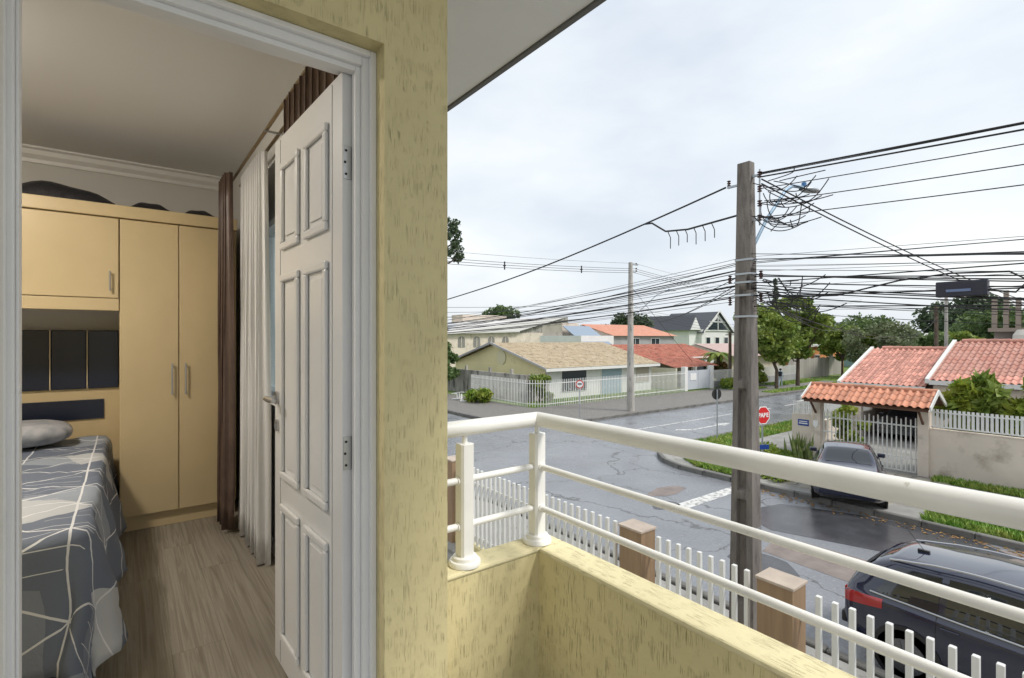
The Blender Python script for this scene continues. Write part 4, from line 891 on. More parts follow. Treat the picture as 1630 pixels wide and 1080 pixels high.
# stained yard wall and white railing fence
yw = thing('yard_wall', 'stained grey concrete yard wall in front of the yellow gable', 'wall', (22.8,34,0))
MB().box(22.7,22.9,28.5,43,.05,2.05).box(22.901,24.9,28.5,28.7,.05,2.05).build('wall', m_old, yw)
for y in (30.2,33.0,36.5): MB().box(22.72,22.88,y,y+.2,2.051,2.4).build('stub_post', m_old, yw)
ff = thing('railing_fence', 'long white metal railing fence around the far corner garden', 'fence', (21.4,26,0))
fp = mesh_of(MB().box(-.016,.016,-.016,.016,0,1.78), m_picket); orn = mesh_of(MB().rbox((0,0,0),(.10,.03,.05),0,0,R(30)), m_picket)
def far_fence(p0, p1, sp_=.17, zz=PZ):
    p0, p1 = Vector((*p0,0)), Vector((*p1,0)); n = int((p1-p0).length/sp_); a = math.atan2(p1.y-p0.y,p1.x-p0.x)
    for i in range(n+1):
        p = p0.lerp(p1,i/n); piece(fp,'picket',Matrix.Translation((p.x,p.y,zz)), ff)
        if i % 3 == 1: piece(orn,'scroll',Matrix.Translation((p.x,p.y,zz+1.0+.05*(i%2))) @ Matrix.Rotation(a,4,'Z'), ff)
    m_ = (p0+p1)/2
    for z in (.2, 1.55): MB().rbox((m_.x,m_.y,zz+z),((p1-p0).length,.035,.045),a).build('fence_rail', m_picket, ff)
far_fence((21.3,33.5),(21.3,26.6)); far_fence((21.3,26.6),(22.2,25.7)); far_fence((22.2,25.7),(38.2,26.1))
# white plastic chairs thrown down on the pavement
m_plast = M('white_plastic', (.78,.78,.77), .4)
def chair(label, loc, rot):
    t = thing('plastic_chair', label, 'chair', (0,0,0), 'discarded white chairs')
    MB().box(-.22,.22,-.22,.22,.41,.44).build('seat', m_plast, t); MB().box(-.22,.22,.20,.23,.441,.85).build('backrest', m_plast, t)
    for x in (-.2,.2):
        for y in (-.2,.2): MB().rbox((x,y,.205),(.045,.045,.41)).build('leg', m_plast, t)
        MB().box(x-.025,x+.025,-.2,.199,.62,.65).build('armrest', m_plast, t)
    t.location = loc; t.rotation_euler = rot
chair('white plastic chair tipped on its side on the far pavement by the house wall edge', (19.4,33.0,.36), (R(80),R(10),R(30)))
chair('white plastic chair lying upside down nearer the leafy shrub', (19.7,31.9,.58), (R(165),R(5),R(-40)))
bush('low yellow green shrub on the pavement by the railing fence', (20.3,30.6,PZ), 1.1, .75, lf_bright, 1800, .13, 21)
bush('small palm like shrub inside the railing fence corner', (23.2,27.6,.1), .8, 1.9, lf_light, 1200, .14, 22, up=.4, long=2.4)
# red tiled house with carport and arched porch
r2 = thing('house', 'red tiled house with white arched porch next to the beige roof', 'house', (46,34,0))
MB().prism([(39.6,31.2),(52,31.2),(52,41),(39.6,41)],.05,2.5).build('wall', M('cream_side',(.62,.58,.46),.8,dirt=(1,(.45,.41,.33),.6,.8)), r2)
s2 = Vector((0,5.4,1.45)); wave_roof('roof_slope', m_tile_rd, r2, (39.3,30.6,2.55), (1,0,0), s2, 13.2, s2.length, .24, .4)
s3 = Vector((0,-5.4,1.45)); wave_roof('roof_slope', m_tile_rd, r2, (39.3,41.4,2.55), (1,0,0), s3, 13.2, s3.length, .24, .4)
MB().prism_axis([(30.9,2.5),(41,2.5),(36,3.85)],39.5,52,'x').build('gable', m_cw, r2)
s4 = Vector((0,3.2,.75)); wave_roof('carport_roof', m_tile_rd, r2, (38.9,27.6,2.0), (1,0,0), s4, 7.0, s4.length, .24, .4)
MB().box(38.9,39.1,27.5,31.1,.05,2.0).build('carport_wall', M('cream_side2',(.62,.58,.46),.8), r2)
# arch wall with a real opening
ap = [(46.4,.05),(47.1,.05),(47.1,1.6)]+[(48.1-1.0*math.cos(R(a)),1.6+.8*math.sin(R(a))) for a in range(15,180,15)]+[(49.1,1.6),(49.1,.05),(50.2,.05),(50.2,2.75),(46.4,2.75)]
MB().prism_axis(ap,30.75,31.0,'y').build('arch_wall', m_ww, r2)
MB().box(46.5,50.1,31.05,31.15,.05,2.6).build('porch_back', m_winglass, r2)
g2_ = thing('garden_gate', 'pale grey sheet metal garden gate between white posts', 'gate', (40.4,26.4,0))
for x in (38.5,42.5): MB().box(x-.2,x+.2,26.15,26.55,PZ,2.2).build('post', m_ww, g2_)
m_gm = M('gate_sheet', (.50,.53,.58), .5)
for x0,x1 in ((38.72,40.48),(40.52,42.28)): MB().box(x0,x1,26.32,26.38,PZ+.08,1.85).build('leaf', m_gm, g2_)
MB().box(39.3,40.2,26.29,26.318,1.0,1.6).build('white_notice', m_signw, g2_)
f3 = thing('low_fence', 'grey slatted fence beyond the garden gate', 'fence', (48,26.4,0))
MB().box(42.8,60,26.3,26.5,PZ,.75).build('base_wall', m_gw, f3)
for i in range(100): piece(fp,'slat',Matrix.Translation((42.9+i*.17,26.4,.75)) @ Matrix.Diagonal((2,1,.56,1)), f3)
hd = thing('hedge', 'clipped green hedge in front of the grey slatted fence', 'hedge', (45.5,25.3,PZ))
leaf_mesh('foliage', lf_bright, hd, [(43.3+i*.55,25.3,PZ+.5,.55) for i in range(9)], 4500, .13, 31)
MB().box(43.0,48,25.0,25.6,PZ,.7).build('core', M('hedge_core',(.05,.10,.02),.9), hd)
# cycad
cy = thing('cycad', 'small palm with a rosette of arching fronds above the russet shrub', 'palm', (47.5,28.6,.1))
MB().tube([(47.5,28.6,.1),(47.5,28.6,3.0)],[.2,.17],8).build('trunk', m_bark, cy)
for i in range(18):
    a = i*2.4; l_ = 1.7; pts = [Vector((47.5+l_*f*math.cos(a),28.6+l_*f*math.sin(a),3.0+1.25*f-1.35*f*f*(1+.3*(i%3)))) for f in (0,.25,.5,.75,1)]; sd_ = Vector((-math.sin(a),math.cos(a),0)); v = []
    for k,p in enumerate(pts): wv_ = (.08,.28,.3,.22,.02)[k]; v += [p-sd_*wv_-Vector((0,0,.06)),p,p+sd_*wv_-Vector((0,0,.06))]
    MB().add(v,[(3*k+j,3*k+j+1,3*k+j+4,3*k+j+3) for k in range(4) for j in (0,1)]).build('frond', lf_light, cy)
bush('russet and green shrub beneath the small palm', (47.5,28.4,.1), 1.4, 2.0, lf_red, 1500, .18, 33)
# grey house with salmon roof
h3 = thing('house', 'grey two storey house with salmon roof behind the red tiled house', 'house', (58,48,0))
MB().box(52.5,66,47,56,.05,5.0).build('wall', m_gw, h3); MB().prism_axis([(47,5.0),(56,5.0),(53.2,6.6)],52.5,66,'x').build('gable', m_cw, h3)
s5 = Vector((0,6.5,1.75)); wave_roof('roof_slope', m_tile_sa, h3, (52.2,46.6,4.95), (1,0,0), s5, 14.2, s5.length, .3, .5)
for x in (56,60.5): 
    q = MB().box(x,x+2,46.93,46.999,3.2,4.7).build('window', m_fascia, h3); MB().box(x+.12,x+.94,46.9,46.929,3.3,4.6).box(x+1.06,x+1.88,46.9,46.929,3.3,4.6).build('pane', m_winglass, q)
# glazed gable house
h4 = thing('house', 'dark roofed house with white edged glazed triangular gable in the distance', 'house', (92,78,0))
MB().box(88,104,76,90,.0,6.5).build('wall', m_ww, h4)
m_slate = M('slate', (.07,.075,.09), .6)
def gable_front(x0,x1,y,z0,zp,depth,parent):
    xm = (x0+x1)/2
    MB().prism_axis([(x0,z0),(x1,z0),(xm,zp)],y,y+.2,'y').build('gable', m_ww, parent); MB().prism_axis([(x0+1.3,z0+.3),(x1-1.3,z0+.3),(xm,zp-1.0)],y-.06,y-.01,'y').build('glazing', m_winglass, parent)
    MB().box(xm-.12,xm+.12,y-.12,y-.061,z0+.3,zp-1.0).box(x0+2,x1-2,y-.12,y-.061,z0+1.9,z0+2.1).build('mullion', m_fascia, parent)
    for s_ in (0,1):
        xa = x0-.8 if s_ == 0 else x1+.8; MB().add([(xa,y-.5,z0-.5),(xm,y-.5,zp+.25),(xm,y+depth,zp+.25),(xa,y+depth,z0-.5)],[(0,1,2,3)]).build('roof', m_slate, parent)
        MB().add([(xa,y-.55,z0-.55),(xm,y-.55,zp+.2),(xm,y-.55,zp+.65),(xa,y-.55,z0-.1)],[(0,1,2,3)]).build('barge_board', m_fascia, parent)
gable_front(88.5,99,75.8,6.2,10.2,12,h4)
MB().box(85,88,77,90,.0,6.3).build('side_block', m_ww, h4); MB().prism_axis([(84,6.3),(88.6,6.3),(86.4,9.6)],76.5,90,'y').build('side_roof', m_slate, h4)
MB().prism_axis([(84.6,6.4),(88.2,6.4),(86.4,9.0)],76.3,76.48,'y').build('side_gable', m_ww, h4)
for x in (89.5,93,96.5):
    q = MB().box(x,x+1.6,75.9,75.999,3,5).build('window', m_fascia, h4); MB().box(x+.15,x+1.45,75.85,75.899,3.2,4.8).build('pane', m_winglass, q)
h4.location = (101.3,64.4,0)
# grey-pink roofed house, orange house
h5 = thing('house', 'low house with faded grey pink roof behind the small palm', 'house', (60,33,0))
MB().box(54,66,31,40,.05,2.6).build('wall', m_cw, h5); s6 = Vector((0,5.2,1.4)); wave_roof('roof_slope', m_tile_gp, h5, (53.5,30.2,2.6), (1,0,0), s6, 13, s6.length, .3, .45)
MB().prism_axis([(30.4,2.55),(40,2.55),(35.4,3.95)],53.6,66,'x').build('gable', m_cw, h5)
h6 = thing('house', 'orange rendered house glimpsed between the street tree trunks', 'house', (72,32,0))
MB().box(67.5,78,28.5,38,.05,3.6).build('wall', M('orange_wall',(.62,.27,.10),.85), h6); MB().box(67.2,78.3,28.2,38.2,3.601,3.8).build('roof', m_fascia, h6)
for x in (69,73): q = MB().box(x,x+1.4,28.42,28.499,1.2,2.6).build('window', m_fascia, h6); MB().box(x+.1,x+1.3,28.39,28.419,1.3,2.5).build('pane', m_winglass, q)
# big beige building with arched windows
h7 = thing('building', 'large beige hall with arched windows and sloping roof behind the tile roofs', 'building', (60,85,0))
bx0, bx1, by = 40.0, 66.0, 70.0
MB().box(bx0,bx1,by,by+14,.0,5.6).build('wall', m_cw, h7)
MB().prism_axis([(bx0+11,5.6),(bx1,5.6),(bx1,8.6),(bx0+13,7.4)],by+.2,by+13,'y').build('upper_wall', m_old, h7)
MB().add([(bx0-.5,by-.6,5.5),(bx1*.0+bx0+14,by-.6,5.9),(bx1,by+.1,8.7),(bx0+6,by+6,7.6)],[(0,1,2,3)]).add([(bx0-.5,by-.6,5.3),(bx0+14,by-.6,5.7),(bx0+14,by-.6,5.9),(bx0-.5,by-.6,5.5)],[(0,1,2,3)]).build('roof', M('pale_roof',(.55,.54,.53),.8), h7)
for i in range(4):
    x = bx0+2.0+i*2.9; ar = [(x,3.2),(x+1.3,3.2),(x+1.3,4.4)]+[(x+.65+.65*math.cos(R(a)),4.4+.55*math.sin(R(a))) for a in range(20,180,20)]+[(x,4.4)]
    q = MB().prism_axis(ar,by-.04,by-.002,'y').build('window', M('arch_shade',(.22,.21,.20),.6), h7); MB().box(x+.6,x+.7,by-.07,by-.041,3.2,4.9).build('mullion', m_cw, q)
MB().box(bx0+9,bx0+19,by+10,by+13.9,7.5,9.0).build('rear_block', m_cw, h7)
h8 = thing('building', 'pale blue grey flat roofed building at the left edge', 'building', (24,72,0))
MB().box(17,33,66,80,0,6.2).build('wall', M('bluegrey_wall',(.48,.52,.58),.8), h8); MB().box(16.7,33.3,65.7,80.3,6.201,6.5).build('roof', m_fascia, h8); MB().box(20,25,70,76,6.501,8.6).build('water_tank_room', M('bluegrey_wall2',(.42,.45,.50),.8), h8)
for x in (22,26,30): q = MB().box(x,x+1.8,65.9,65.999,3.3,4.8).build('window', m_fascia, h8); MB().box(x+.1,x+1.7,65.86,65.899,3.4,4.7).build('pane', m_winglass, q)
# solar heater roof
h9 = thing('house', 'small white house with a blue solar panel on its roof', 'house', (52,46,0))
MB().box(45.5,51.5,46,54,0,5.0).build('wall', m_ww, h9); MB().add([(45.6,45.4,3.9),(50.5,45.4,3.9),(50.5,49.5,6.3),(45.6,49.5,6.3),(45.6,45.4,3.8),(50.5,45.4,3.8),(50.5,49.5,6.2),(45.6,49.5,6.2)],[(0,1,2,3),(7,6,5,4),(0,4,5,1),(1,5,6,2),(2,6,7,3),(3,7,4,0)]).build('solar_panel', M('solar',(.22,.28,.36),.15), h9)
MB().box(46,49,50,54,5.001,6.7).build('tank_room', m_cw, h9)
# right side distance
h10 = thing('building', 'white modern flat building with glass front among the distant trees', 'building', (100,30,0))
MB().box(92,112,24,36,0,4.6).build('wall', M('green_glass',(.25,.36,.36),.3), h10); MB().box(91,113,23,37,4.601,5.4).build('roof', m_ww, h10)
for i in range(6): MB().box(91.9,91.999,24.5+i*1.9,25.9+i*1.9,2.6,4.2).build('pane', m_winglass, h10)
h11 = thing('building', 'dark grey block with a roof tank in the far distance', 'building', (150,70,0))
MB().box(140,168,58,74,0,9.0).build('wall', M('slate_block',(.20,.21,.24),.8), h11); MB().box(146,150,64,68,9.001,12.5).build('roof_tank', m_gw, h11)
h12 = thing('building', 'unfinished red brick building with bare concrete columns at the right edge', 'building', (60,7,0))
m_brick = M('far_brick', (.36,.16,.09), .9, var=(2,.2)); m_colm = M('bare_column', (.30,.25,.21), .9)
MB().box(56,68,-4,9.6,0,5.2).build('wall', M('dirty_wall',(.22,.19,.17),.9,var=(.6,.3)), h12); MB().box(56.3,68,-4,7.9,5.5,8.2).build('brick_storey', m_brick, h12); MB().box(55.6,68.4,-4.4,9.9,5.201,5.499).build('slab', m_colm, h12)
for y in (9.6,8.9,8.2): MB().box(56,56.3,y-.15,y+.15,5.5,7.9 if y != 8.9 else 8.5).build('column', m_colm, h12)
tag(MB().lathe((55,7.6,.05),[(.8,0),(.8,4.3),(.75,4.9),(.5,5.3)],18).build('water_tank', M('tank_pale',(.62,.58,.52),.6)), 'pale round water tank in front of the brick building', 'water tank')
for k,(x,y,h_,lb,mt) in enumerate(((52,12.35,7.3,'dark timber pole standing behind the pink roof',m_bark),(63,14.2,8.6,'thin pale pole right of the dark timber pole',m_concl),(62,9.9,7.6,'pale concrete pole in front of the distant wooded hill',m_concl),(70,8.4,7.6,'short pale pole near the brick building',m_concl),(74,8.2,8.0,'rightmost pale pole near the brick building',m_concl),(46.2,26.6,5.3,'dark timber pole beside the pale garden gate',m_bark))):
    t = thing('utility_pole', lb, 'utility pole', (x,y,0)); MB().tube([(x,y,0),(x,y,h_)],[.17,.13],8).build('shaft', mt, t); MB().rbox((x,y,h_-.3),(.08,.9,.08)).build('crossarm', mt, t)
fw = thing('garden_fence', 'pale timber panel fence on the far verge behind the street trees', 'fence', (64,27,0))
for i in range(24): MB().box(58+i*.62,58.6+i*.62,26.6+.3*(i>16),26.66+.3*(i>16),PZ,2.3+.05*(i%3)).build('panel', M('grey_timber',(.36,.34,.31),.9,rnd=.15) if i == 0 else bpy.data.materials['grey_timber'], fw)
# trees
tree('bushy light green street tree partly behind the near utility pole', (47,22.6,PZ), 7.6, 2.8, 2.8, lf_light, 7500, .24, 41, name='street_tree', group='street trees on the far verge', lean=-.9, leany=.7, nclump=34)
tree('taller light green street tree with dark trunk right of the near pole', (51.6,22.8,PZ), 9.0, 2.6, 3.6, lf_light, 8500, .24, 42, name='street_tree', group='street trees on the far verge', lean=.1, nclump=38)
bush('bright yellow green shrub under the street trees', (49,25.4,PZ), 1.4, 2.2, lf_bright, 1800, .2, 43)
tree('grey green spreading tree with pale trunk behind the pink roof', (66,20.5,.05), 6.4, 3.8, 2.2, lf_grey, 4500, .24, 44, bark=m_barkl)
tree('green tree beyond the grey green one, left of it', (68,25.0,.05), 6.2, 3.2, 2.3, lf_light, 7000, .26, 45)
tree('dark tree behind the timber panel fence', (80,33,.05), 7.0, 3.6, 3.0, lf_mid, 6000, .3, 46)
tree('mid green tree above the timber pole and pink roof', (78,20,.05), 5.2, 3.4, 2.0, lf_mid, 5000, .3, 47)
tree('small green tree beside the white modern building', (86,18.5,.05), 5.6, 3.2, 2.2, lf_light, 4000, .3, 48)
cyp = thing('cypress', 'slender dark cypress rising above the street trees', 'tree', (70,33.8,0)); leaf_mesh('crown', lf_dark, cyp, [(70,33.8,5+i*.58,.75*(1-i/15)+.12) for i in range(14)], 3500, .2, 49); MB().tube([(70,33.8,0),(70,33.8,11.8)],[.2,.03],6).build('trunk', m_bark, cyp)
tree('large dark spreading tree on the right skyline', (120,24,0), 11.6, 7.5, 3.6, lf_dark, 8000, .5, 50, nclump=26)
tree('broad green tree on the skyline lower than the dark one', (112,16,0), 8.6, 8, 3.2, lf_mid, 8000, .5, 51, nclump=26)
tree('green tree behind the short pale poles', (96,8.5,0), 5.8, 5.5, 2.4, lf_mid, 7000, .45, 52, nclump=20)
tree('flat topped distant tree above the beige hall', (75,104,0), 12.6, 4.5, 2.0, lf_mid, 3000, .4, 53)
tree('dark round tree behind the blue grey building', (40,76,0), 8.6, 3.4, 3.4, lf_dark, 5000, .35, 54)
tree('dark tree behind the salmon roof', (72,60,0), 8.6, 5.0, 2.6, lf_dark, 6000, .35, 55, nclump=22)
tree('dark leafy tree at the edge of the house wall on the far pavement', (20.6,37.5,.05), 4.9, 1.9, 2.2, lf_mid, 5000, .17, 56)
tree('distant dark tree left of the dark grey block', (104,50,0), 8.0, 6, 3, lf_dark, 5000, .4, 57)
tree('distant green tree right of the dark grey block', (128,42,0), 9.0, 7, 3.4, lf_mid, 5000, .45, 58)
ar_ = thing('araucaria', 'tall dark araucaria whose branch tips show beside the wall', 'tree', (29,53.5,0)); MB().tube([(29,53.5,0),(29,53.5,17.5)],[.45,.15],8).build('trunk', m_bark, ar_)
cl = []; br_ = MB()
for k in range(5):
    for i in range(8):
        a = i*.785+k*.4; r_ = 3.0-.15*k; z = 13.6+k*.95; e_ = (29+r_*math.cos(a),53.5+r_*math.sin(a),z+.7); cl.append((*e_,.62)); br_.tube([(29,53.5,z-.3),(29+r_*.6*math.cos(a),53.5+r_*.6*math.sin(a),z),e_],[.08,.06,.03],5)
br_.build('branches', m_bark, ar_); leaf_mesh('crown', lf_dark, ar_, cl, 5000, .2, 59)

# ================================================================== cars
def interp(tab, x):
    xs = [r[0] for r in tab]
    if x <= xs[0]: return tab[0][1:]
    for i in range(len(tab)-1):
        if x <= xs[i+1]:
            f = (x-xs[i])/(xs[i+1]-xs[i]); f = f*f*(3-2*f)*.5+f*.5
            return [a+(b-a)*f for a, b in zip(tab[i][1:], tab[i+1][1:])]
    return tab[-1][1:]
def car(name, label, tab, paint, loc, rz, gl, rails=False, antenna=False, tail=None, group=None):
    # tab rows: x, half width, z under, z belt, half width at belt, z top, half width at top ; +x is the front
    t = thing(name, label, 'car', (0,0,0), group)
    def sec(x):
        w_, zu, zb, wb, zt_, wt = interp(tab, x); pts = [(0,zu),(w_*.8,zu),(w_*.97,zu+.08),(w_,zu+.22),(w_*1.0,zu+(zb-zu)*.6),(w_*.985,zb-.05),(wb,zb)]
        for f in (.15,.35,.55,.75,.9): pts.append((wb+(wt-wb)*f**1.25, zb+(zt_-zb)*f))
        pts += [(wt*.93,zt_-.004+.0),(wt*.6,zt_+.018*min(1,(zt_-zb)*4)),(0,zt_+.028*min(1,(zt_-zb)*4))]
        return pts
    x0, x1 = tab[0][0], tab[-1][0]; NS = 56; rows = []
    for i in range(NS+1):
        x = x0+(x1-x0)*i/NS; h = sec(x); rows.append([(x,-a,b) for a,b in h]+[(x,a,b) for a,b in h[::-1]][1:])
    n = len(rows[0]); mb = MB().grid(rows); mb.f.append(tuple(range(n))); mb.f.append(tuple(range(NS*n,NS*n+n))[::-1])
    body = mb.build('body', paint, t, smooth='auto')
    def side_pt(x, f, sgn, off=.006):
        w_, zu, zb, wb, zt_, wt = interp(tab, x); y = wb+(wt-wb)*f**1.25; return (x, sgn*(y+off), zb+(zt_-zb)*f+off*.4)
    for sgn in (-1,1):
        for (a0,a1,b0,b1) in gl['side']:       # x at belt from a0..a1, x at top from b0..b1
            g = []
            for k in range(7):
                f = .08+.80*k/6; g.append([side_pt(a0+(b0-a0)*f+((a1+(b1-a1)*f)-(a0+(b0-a0)*f))*j/8, f, sgn) for j in range(9)])
            MB().grid(g).build('side_window', m_carglass, t, smooth=True)
        pts = [side_pt(gl['side'][0][0]-.05+(gl['side'][-1][1]+.1-gl['side'][0][0])*j/20, .03, sgn, .012) for j in range(21)]
        MB().tube(pts,.012,6).build('window_trim', m_steel if rails else m_black, t)
        mx_ = gl['mirror']; w_, zu, zb, wb, zt_, wt = interp(tab, mx_)
        q = MB().rbox((mx_,sgn*(wb+.12),zb+.07),(.10,.2,.13),sgn*.2).build('mirror', paint, t, bevel=.03)
        for (xw) in gl['wheels']:
            R_ = gl['wr']; ww = interp(tab,xw)[0]
            MB().lathe((xw,sgn*(ww-.0),R_),[(R_*1.14,-.02),(R_*1.14,.012),(R_*.98,.016),(R_*.98,-.02)],28,'y').build('wheel_arch', m_black, t)
            wh = MB().lathe((xw,sgn*(ww-.09),R_),[(R_*.6,-.1),(R_*.95,-.1),(R_,-.07),(R_,.07),(R_*.95,.1),(R_*.68,.108)] ,28,'y').build('wheel', M('tyre',(.02,.02,.02),.8) if 'tyre' not in bpy.data.materials else bpy.data.materials['tyre'], t, smooth='auto')
            rim = MB().lathe((xw,sgn*(ww-.0),R_),[(R_*.66,-.03),(R_*.66,.024),(R_*.6,.022),(R_*.58,-.01)],24,'y')
            for k in range(7):
                a = k*2*math.pi/7; rim.tube([(xw+R_*.08*math.cos(a),sgn*(ww+.022),R_+R_*.08*math.sin(a)),(xw+R_*.62*math.cos(a),sgn*(ww+.020),R_+R_*.62*math.sin(a))],.022,5)
            rim.build('rim', m_rim, wh)
    for (nm, xa, xb) in gl['screens']:   # windscreens on the centre surface
        g = []
        for i in range(9):
            x = xa+(xb-xa)*i/8; w_, zu, zb, wb, zt_, wt = interp(tab,x); g.append([(x+gl['push'][nm]*.006, wt*.9*(j/5-1), zt_+.024*min(1,(zt_-zb)*4)*(1-abs(j/5-1)**2*.8)+.006) for j in range(11)])
        MB().grid(g).build(nm, m_carglass, t, smooth=True)
    for xs_ in gl['seams']:
        for sgn in (-1,1):
            pr = sec(xs_); MB().tube([(xs_,sgn*(a+.001),b) for a,b in pr[2:7]],.005,4).build('panel_gap', m_dark, t)
    for xs_ in gl['handles']:
        for sgn in (-1,1):
            pr = sec(xs_); MB().rbox((xs_,sgn*(pr[5][0]+.015),pr[5][1]-.05),(.20,.03,.03)).build('door_handle', paint, t, bevel=.008)
    xr = x0; w_, zu, zb, wb, zt_, wt = interp(tab, x0)
    for sgn in (-1,1):
        (ta, tb, z0_, z1_) = gl['tail']; g = []
        for k in range(7):
            f = k/6; row = []
            for j in range(7):
                h = j/6; x = x0+(tb-.0)*f; za = z0_+(z1_-z0_)*(.45*f); zz = za+(z1_+.02*f-za)*h
                pr = sec(x); y = pr[3][0]
                for (ya,zA),(yb2,zB) in zip(pr[2:-2], pr[3:-1]):
                    if zA <= zz <= zB: y = ya+(yb2-ya)*(zz-zA)/max(1e-6,zB-zA)
                row.append((x, sgn*(y+.008), zz))
            g.append(row)
        MB().grid(g).build('tail_light', m_tail, t, smooth=True)
        MB().box(x0-.012,x0-.001,*sorted((sgn*ta,sgn*(w_*.97))),z0_,z1_).build('tail_light', m_tail, t, bevel=.01)
    MB().box(xr-.06,xr+.12,-w_*.98,w_*.98,zu+.03,zu+.2).build('rear_bumper', paint if not rails else m_black, t, bevel=.03)
    MB().box(xr-.02,xr-.005,-.22,.22,zu+.30,zu+.41).build('number_plate', m_fascia, t)
    if rails:
        for sgn in (-1,1):
            pts = []
            for j in range(17):
                x = gl['rail'][0]+(gl['rail'][1]-gl['rail'][0])*j/16; w2 = interp(tab,x); pts.append((x,sgn*w2[5]*.93,w2[4]+.005+.045*min(1,4*j/16,4*(16-j)/16)))
            MB().tube(pts,.016,6).build('roof_rail', M('satin_rail',(.55,.56,.58),.3,.8) if 'satin_rail' not in bpy.data.materials else bpy.data.materials['satin_rail'], t, smooth='auto')
    if antenna:
        w2 = interp(tab, antenna); z = w2[4]+.03; MB().rbox((antenna,0,z+.01),(.14,.05,.035)).tube([(antenna+.02,0,z),(antenna-.22,0,z+.30)],.004,5).build('antenna', m_black, t)
    t.location = loc; t.rotation_euler = (0,0,rz); return t
m_rim = M('alloy_rim', (.16,.165,.175), .35, .6)
m_carglass = M('car_glass', (.015,.018,.022), .03, coat=1); m_tail = M('tail_red', (.38,.012,.015), .1, coat=1)
p_black = M('paint_blackblue', (.010,.014,.038), .12, 0, coat=1); p_dark = M('paint_graphite', (.045,.05,.065), .25, .4, coat=1)
sedan = [(-2.1,.72,.32,.90,.66,.98,.55),(-1.95,.83,.24,.96,.72,1.04,.60),(-1.62,.86,.22,.98,.76,1.07,.62),(-1.5,.865,.22,.98,.765,1.10,.60),(-.85,.87,.2,.97,.78,1.42,.54),(-.3,.87,.2,.95,.79,1.46,.56),(.35,.87,.2,.93,.79,1.41,.55),(1.05,.87,.2,.92,.77,.99,.62),(1.2,.86,.2,.90,.76,.93,.66),(1.9,.82,.22,.76,.70,.80,.55),(2.1,.66,.3,.62,.58,.64,.45)]
gl1 = dict(seams=(-.22,.98,-1.2), handles=(-1.0,.0), side=[(-1.25,-.25,-.82,-.25),(-.18,.95,-.18,.38)], mirror=.78, wheels=(-1.3,1.32), wr=.30, screens=[('rear_window',-1.45,-.90),('windscreen',.42,1.02)], push=dict(rear_window=-1,windscreen=1), tail=(.42,.22,.72,.86), rail=(0,1))
car('parked_car', 'dark blue black sedan parked on the driveway apron, seen from behind', sedan, p_black, (17.35,6.25,.12), R(21), gl1)
car('parked_car', 'dark car standing inside the carport behind the gate', sedan, p_dark, (29.6,8.0,.10), R(180), gl1)
suv = [(-2.1, 0.8, 0.4, 0.99, 0.7, 1.05, 0.5), (-2.02, 0.86, 0.32, 1.03, 0.78, 1.2, 0.56), (-1.75, 0.9, 0.28, 1.03, 0.82, 1.43, 0.6), (-1.55, 0.91, 0.27, 1.02, 0.83, 1.5, 0.62), (-0.6, 0.92, 0.25, 0.99, 0.84, 1.56, 0.63), (0.2, 0.92, 0.25, 0.97, 0.84, 1.54, 0.62), (0.55, 0.92, 0.25, 0.96, 0.84, 1.48, 0.6), (1.25, 0.91, 0.25, 0.97, 0.8, 1.05, 0.66), (1.5, 0.9, 0.26, 0.95, 0.78, 0.97, 0.68), (2.05, 0.86, 0.3, 0.81, 0.72, 0.83, 0.55), (2.25, 0.7, 0.36, 0.63, 0.6, 0.65, 0.45)]
gl2 = dict(seams=(-1.0,.03,1.15), handles=(-.85,.2), side=[(-1.72,-1.0,-1.45,-.98),(-.92,.0,-.90,.0),(.07,1.1,.07,.55)], mirror=.95, wheels=(-1.32,1.38), wr=.35, screens=[('rear_window',-2.04,-1.80),('windscreen',.62,1.22)], push=dict(rear_window=-1,windscreen=1), tail=(.45,.50,.80,.98), rail=(-1.6,.5))
car('parked_suv', 'dark navy hatchback with roof rails parked beyond the white fence', suv, p_black, (9.42,1.03,.0), R(-90), gl2, rails=True, antenna=-1.35)

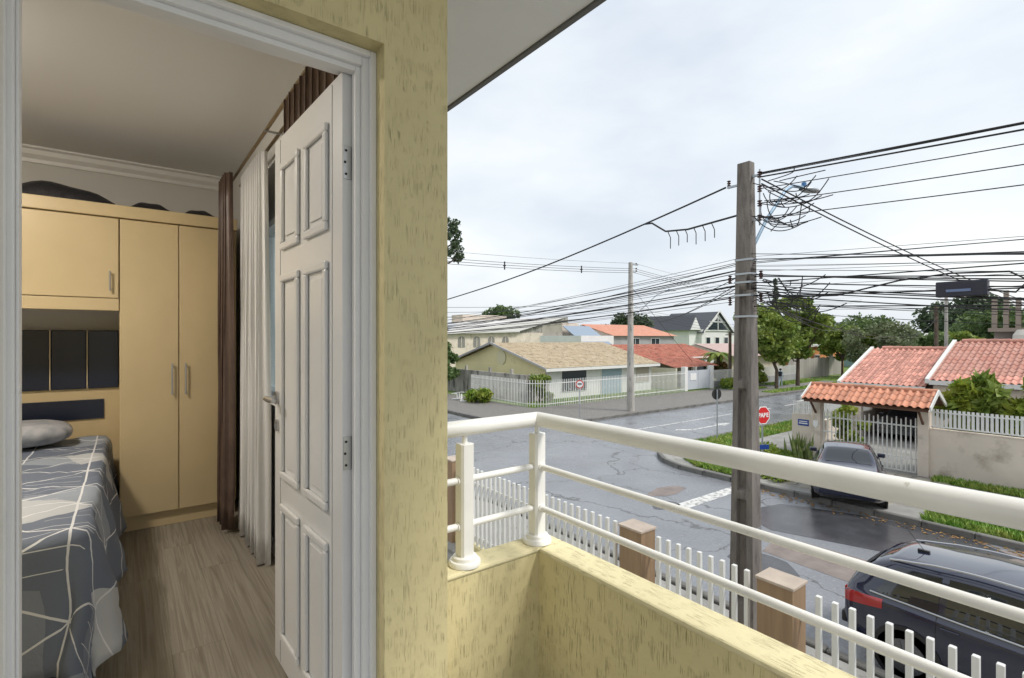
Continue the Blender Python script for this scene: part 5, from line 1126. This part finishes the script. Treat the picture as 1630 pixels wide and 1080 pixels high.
# ================================================================== person far along the pavement
def person(label, loc, rz):
    t = thing('person', label, 'person', (0,0,0))
    J = {'pel':(0,0,.92,.13),'wst':(0,.01,1.08,.12),'chs':(0,.03,1.30,.15),'nck':(0,.03,1.47,.06),'hd':(0,.05,1.60,.10),'top':(0,.05,1.70,.075)}
    for s_, k in ((-1,'l'),(1,'r')):
        J[k+'sh'] = (s_*.18,.02,1.40,.06); J[k+'el'] = (s_*.24,-.06*s_,1.14,.042); J[k+'wr'] = (s_*.24,.10-.1*s_,.92,.032); J[k+'hn'] = (s_*.235,.13-.1*s_,.84,.035)
        J[k+'hp'] = (s_*.09,0,.86,.09); J[k+'kn'] = (s_*.10,.14*s_,.49,.062); J[k+'an'] = (s_*.10,.20*s_-.06,.09,.04); J[k+'ft'] = (s_*.11,.20*s_+.10,.04,.035)
    E = [('pel','wst'),('wst','chs'),('chs','nck'),('nck','hd'),('hd','top')]
    for k in 'lr': E += [('chs',k+'sh'),(k+'sh',k+'el'),(k+'el',k+'wr'),(k+'wr',k+'hn'),('pel',k+'hp'),(k+'hp',k+'kn'),(k+'kn',k+'an'),(k+'an',k+'ft')]
    ks = list(J); me = bpy.data.meshes.new('body'); me.from_pydata([J[k][:3] for k in ks], [(ks.index(a),ks.index(b)) for a,b in E], []); ob = bpy.data.objects.new('body', me); C.objects.link(ob); ob.parent = t
    ob.modifiers.new('sk','SKIN'); ob.modifiers.new('ss','SUBSURF').levels = 1
    for i,k in enumerate(ks): me.skin_vertices[0].data[i].radius = (J[k][3],)*2
    me.skin_vertices[0].data[0].use_root = True
    m = M('person_clothes',(.42,.50,.58),.8); me.materials.append(m)
    MB().lathe((0,.035,1.60),[(.05,-.06),(.108,-.02),(.112,.05),(.085,.10),(.03,.125)],14).build('hair', m_signb, t, smooth='auto')
    MB().rbox((0,-.20,1.22),(.30,.17,.42)).build('backpack', M('backpack',(.02,.022,.03),.7), t, bevel=.04)
    t.location = loc; t.rotation_euler = (0,0,rz)
person('person in pale clothes with a dark backpack walking by the street trees', (49.0,23.2,PZ), R(-70))

# fallen leaves in the gutter
lt = MB(); r2_ = random.Random(5)
for i in range(420):
    y_ = r2_.uniform(-2,9); x_ = 15.75-abs(r2_.gauss(0,.25)); a_ = r2_.uniform(0,6.28); q_ = r2_.uniform(.03,.07)
    lt.add([(x_-q_*math.cos(a_),y_-q_*math.sin(a_),.008),(x_-q_*.5*math.sin(a_),y_+q_*.5*math.cos(a_),.02),(x_+q_*math.cos(a_),y_+q_*math.sin(a_),.008),(x_+q_*.5*math.sin(a_),y_-q_*.5*math.cos(a_),.012)],[(0,1,2,3)])
tag(lt.build('leaf_litter', M('dead_leaves',(.20,.10,.04),.8,var=(3,(.28,.18,.06)))), 'scattered brown fallen leaves along the far gutter', 'leaves', kind='stuff')
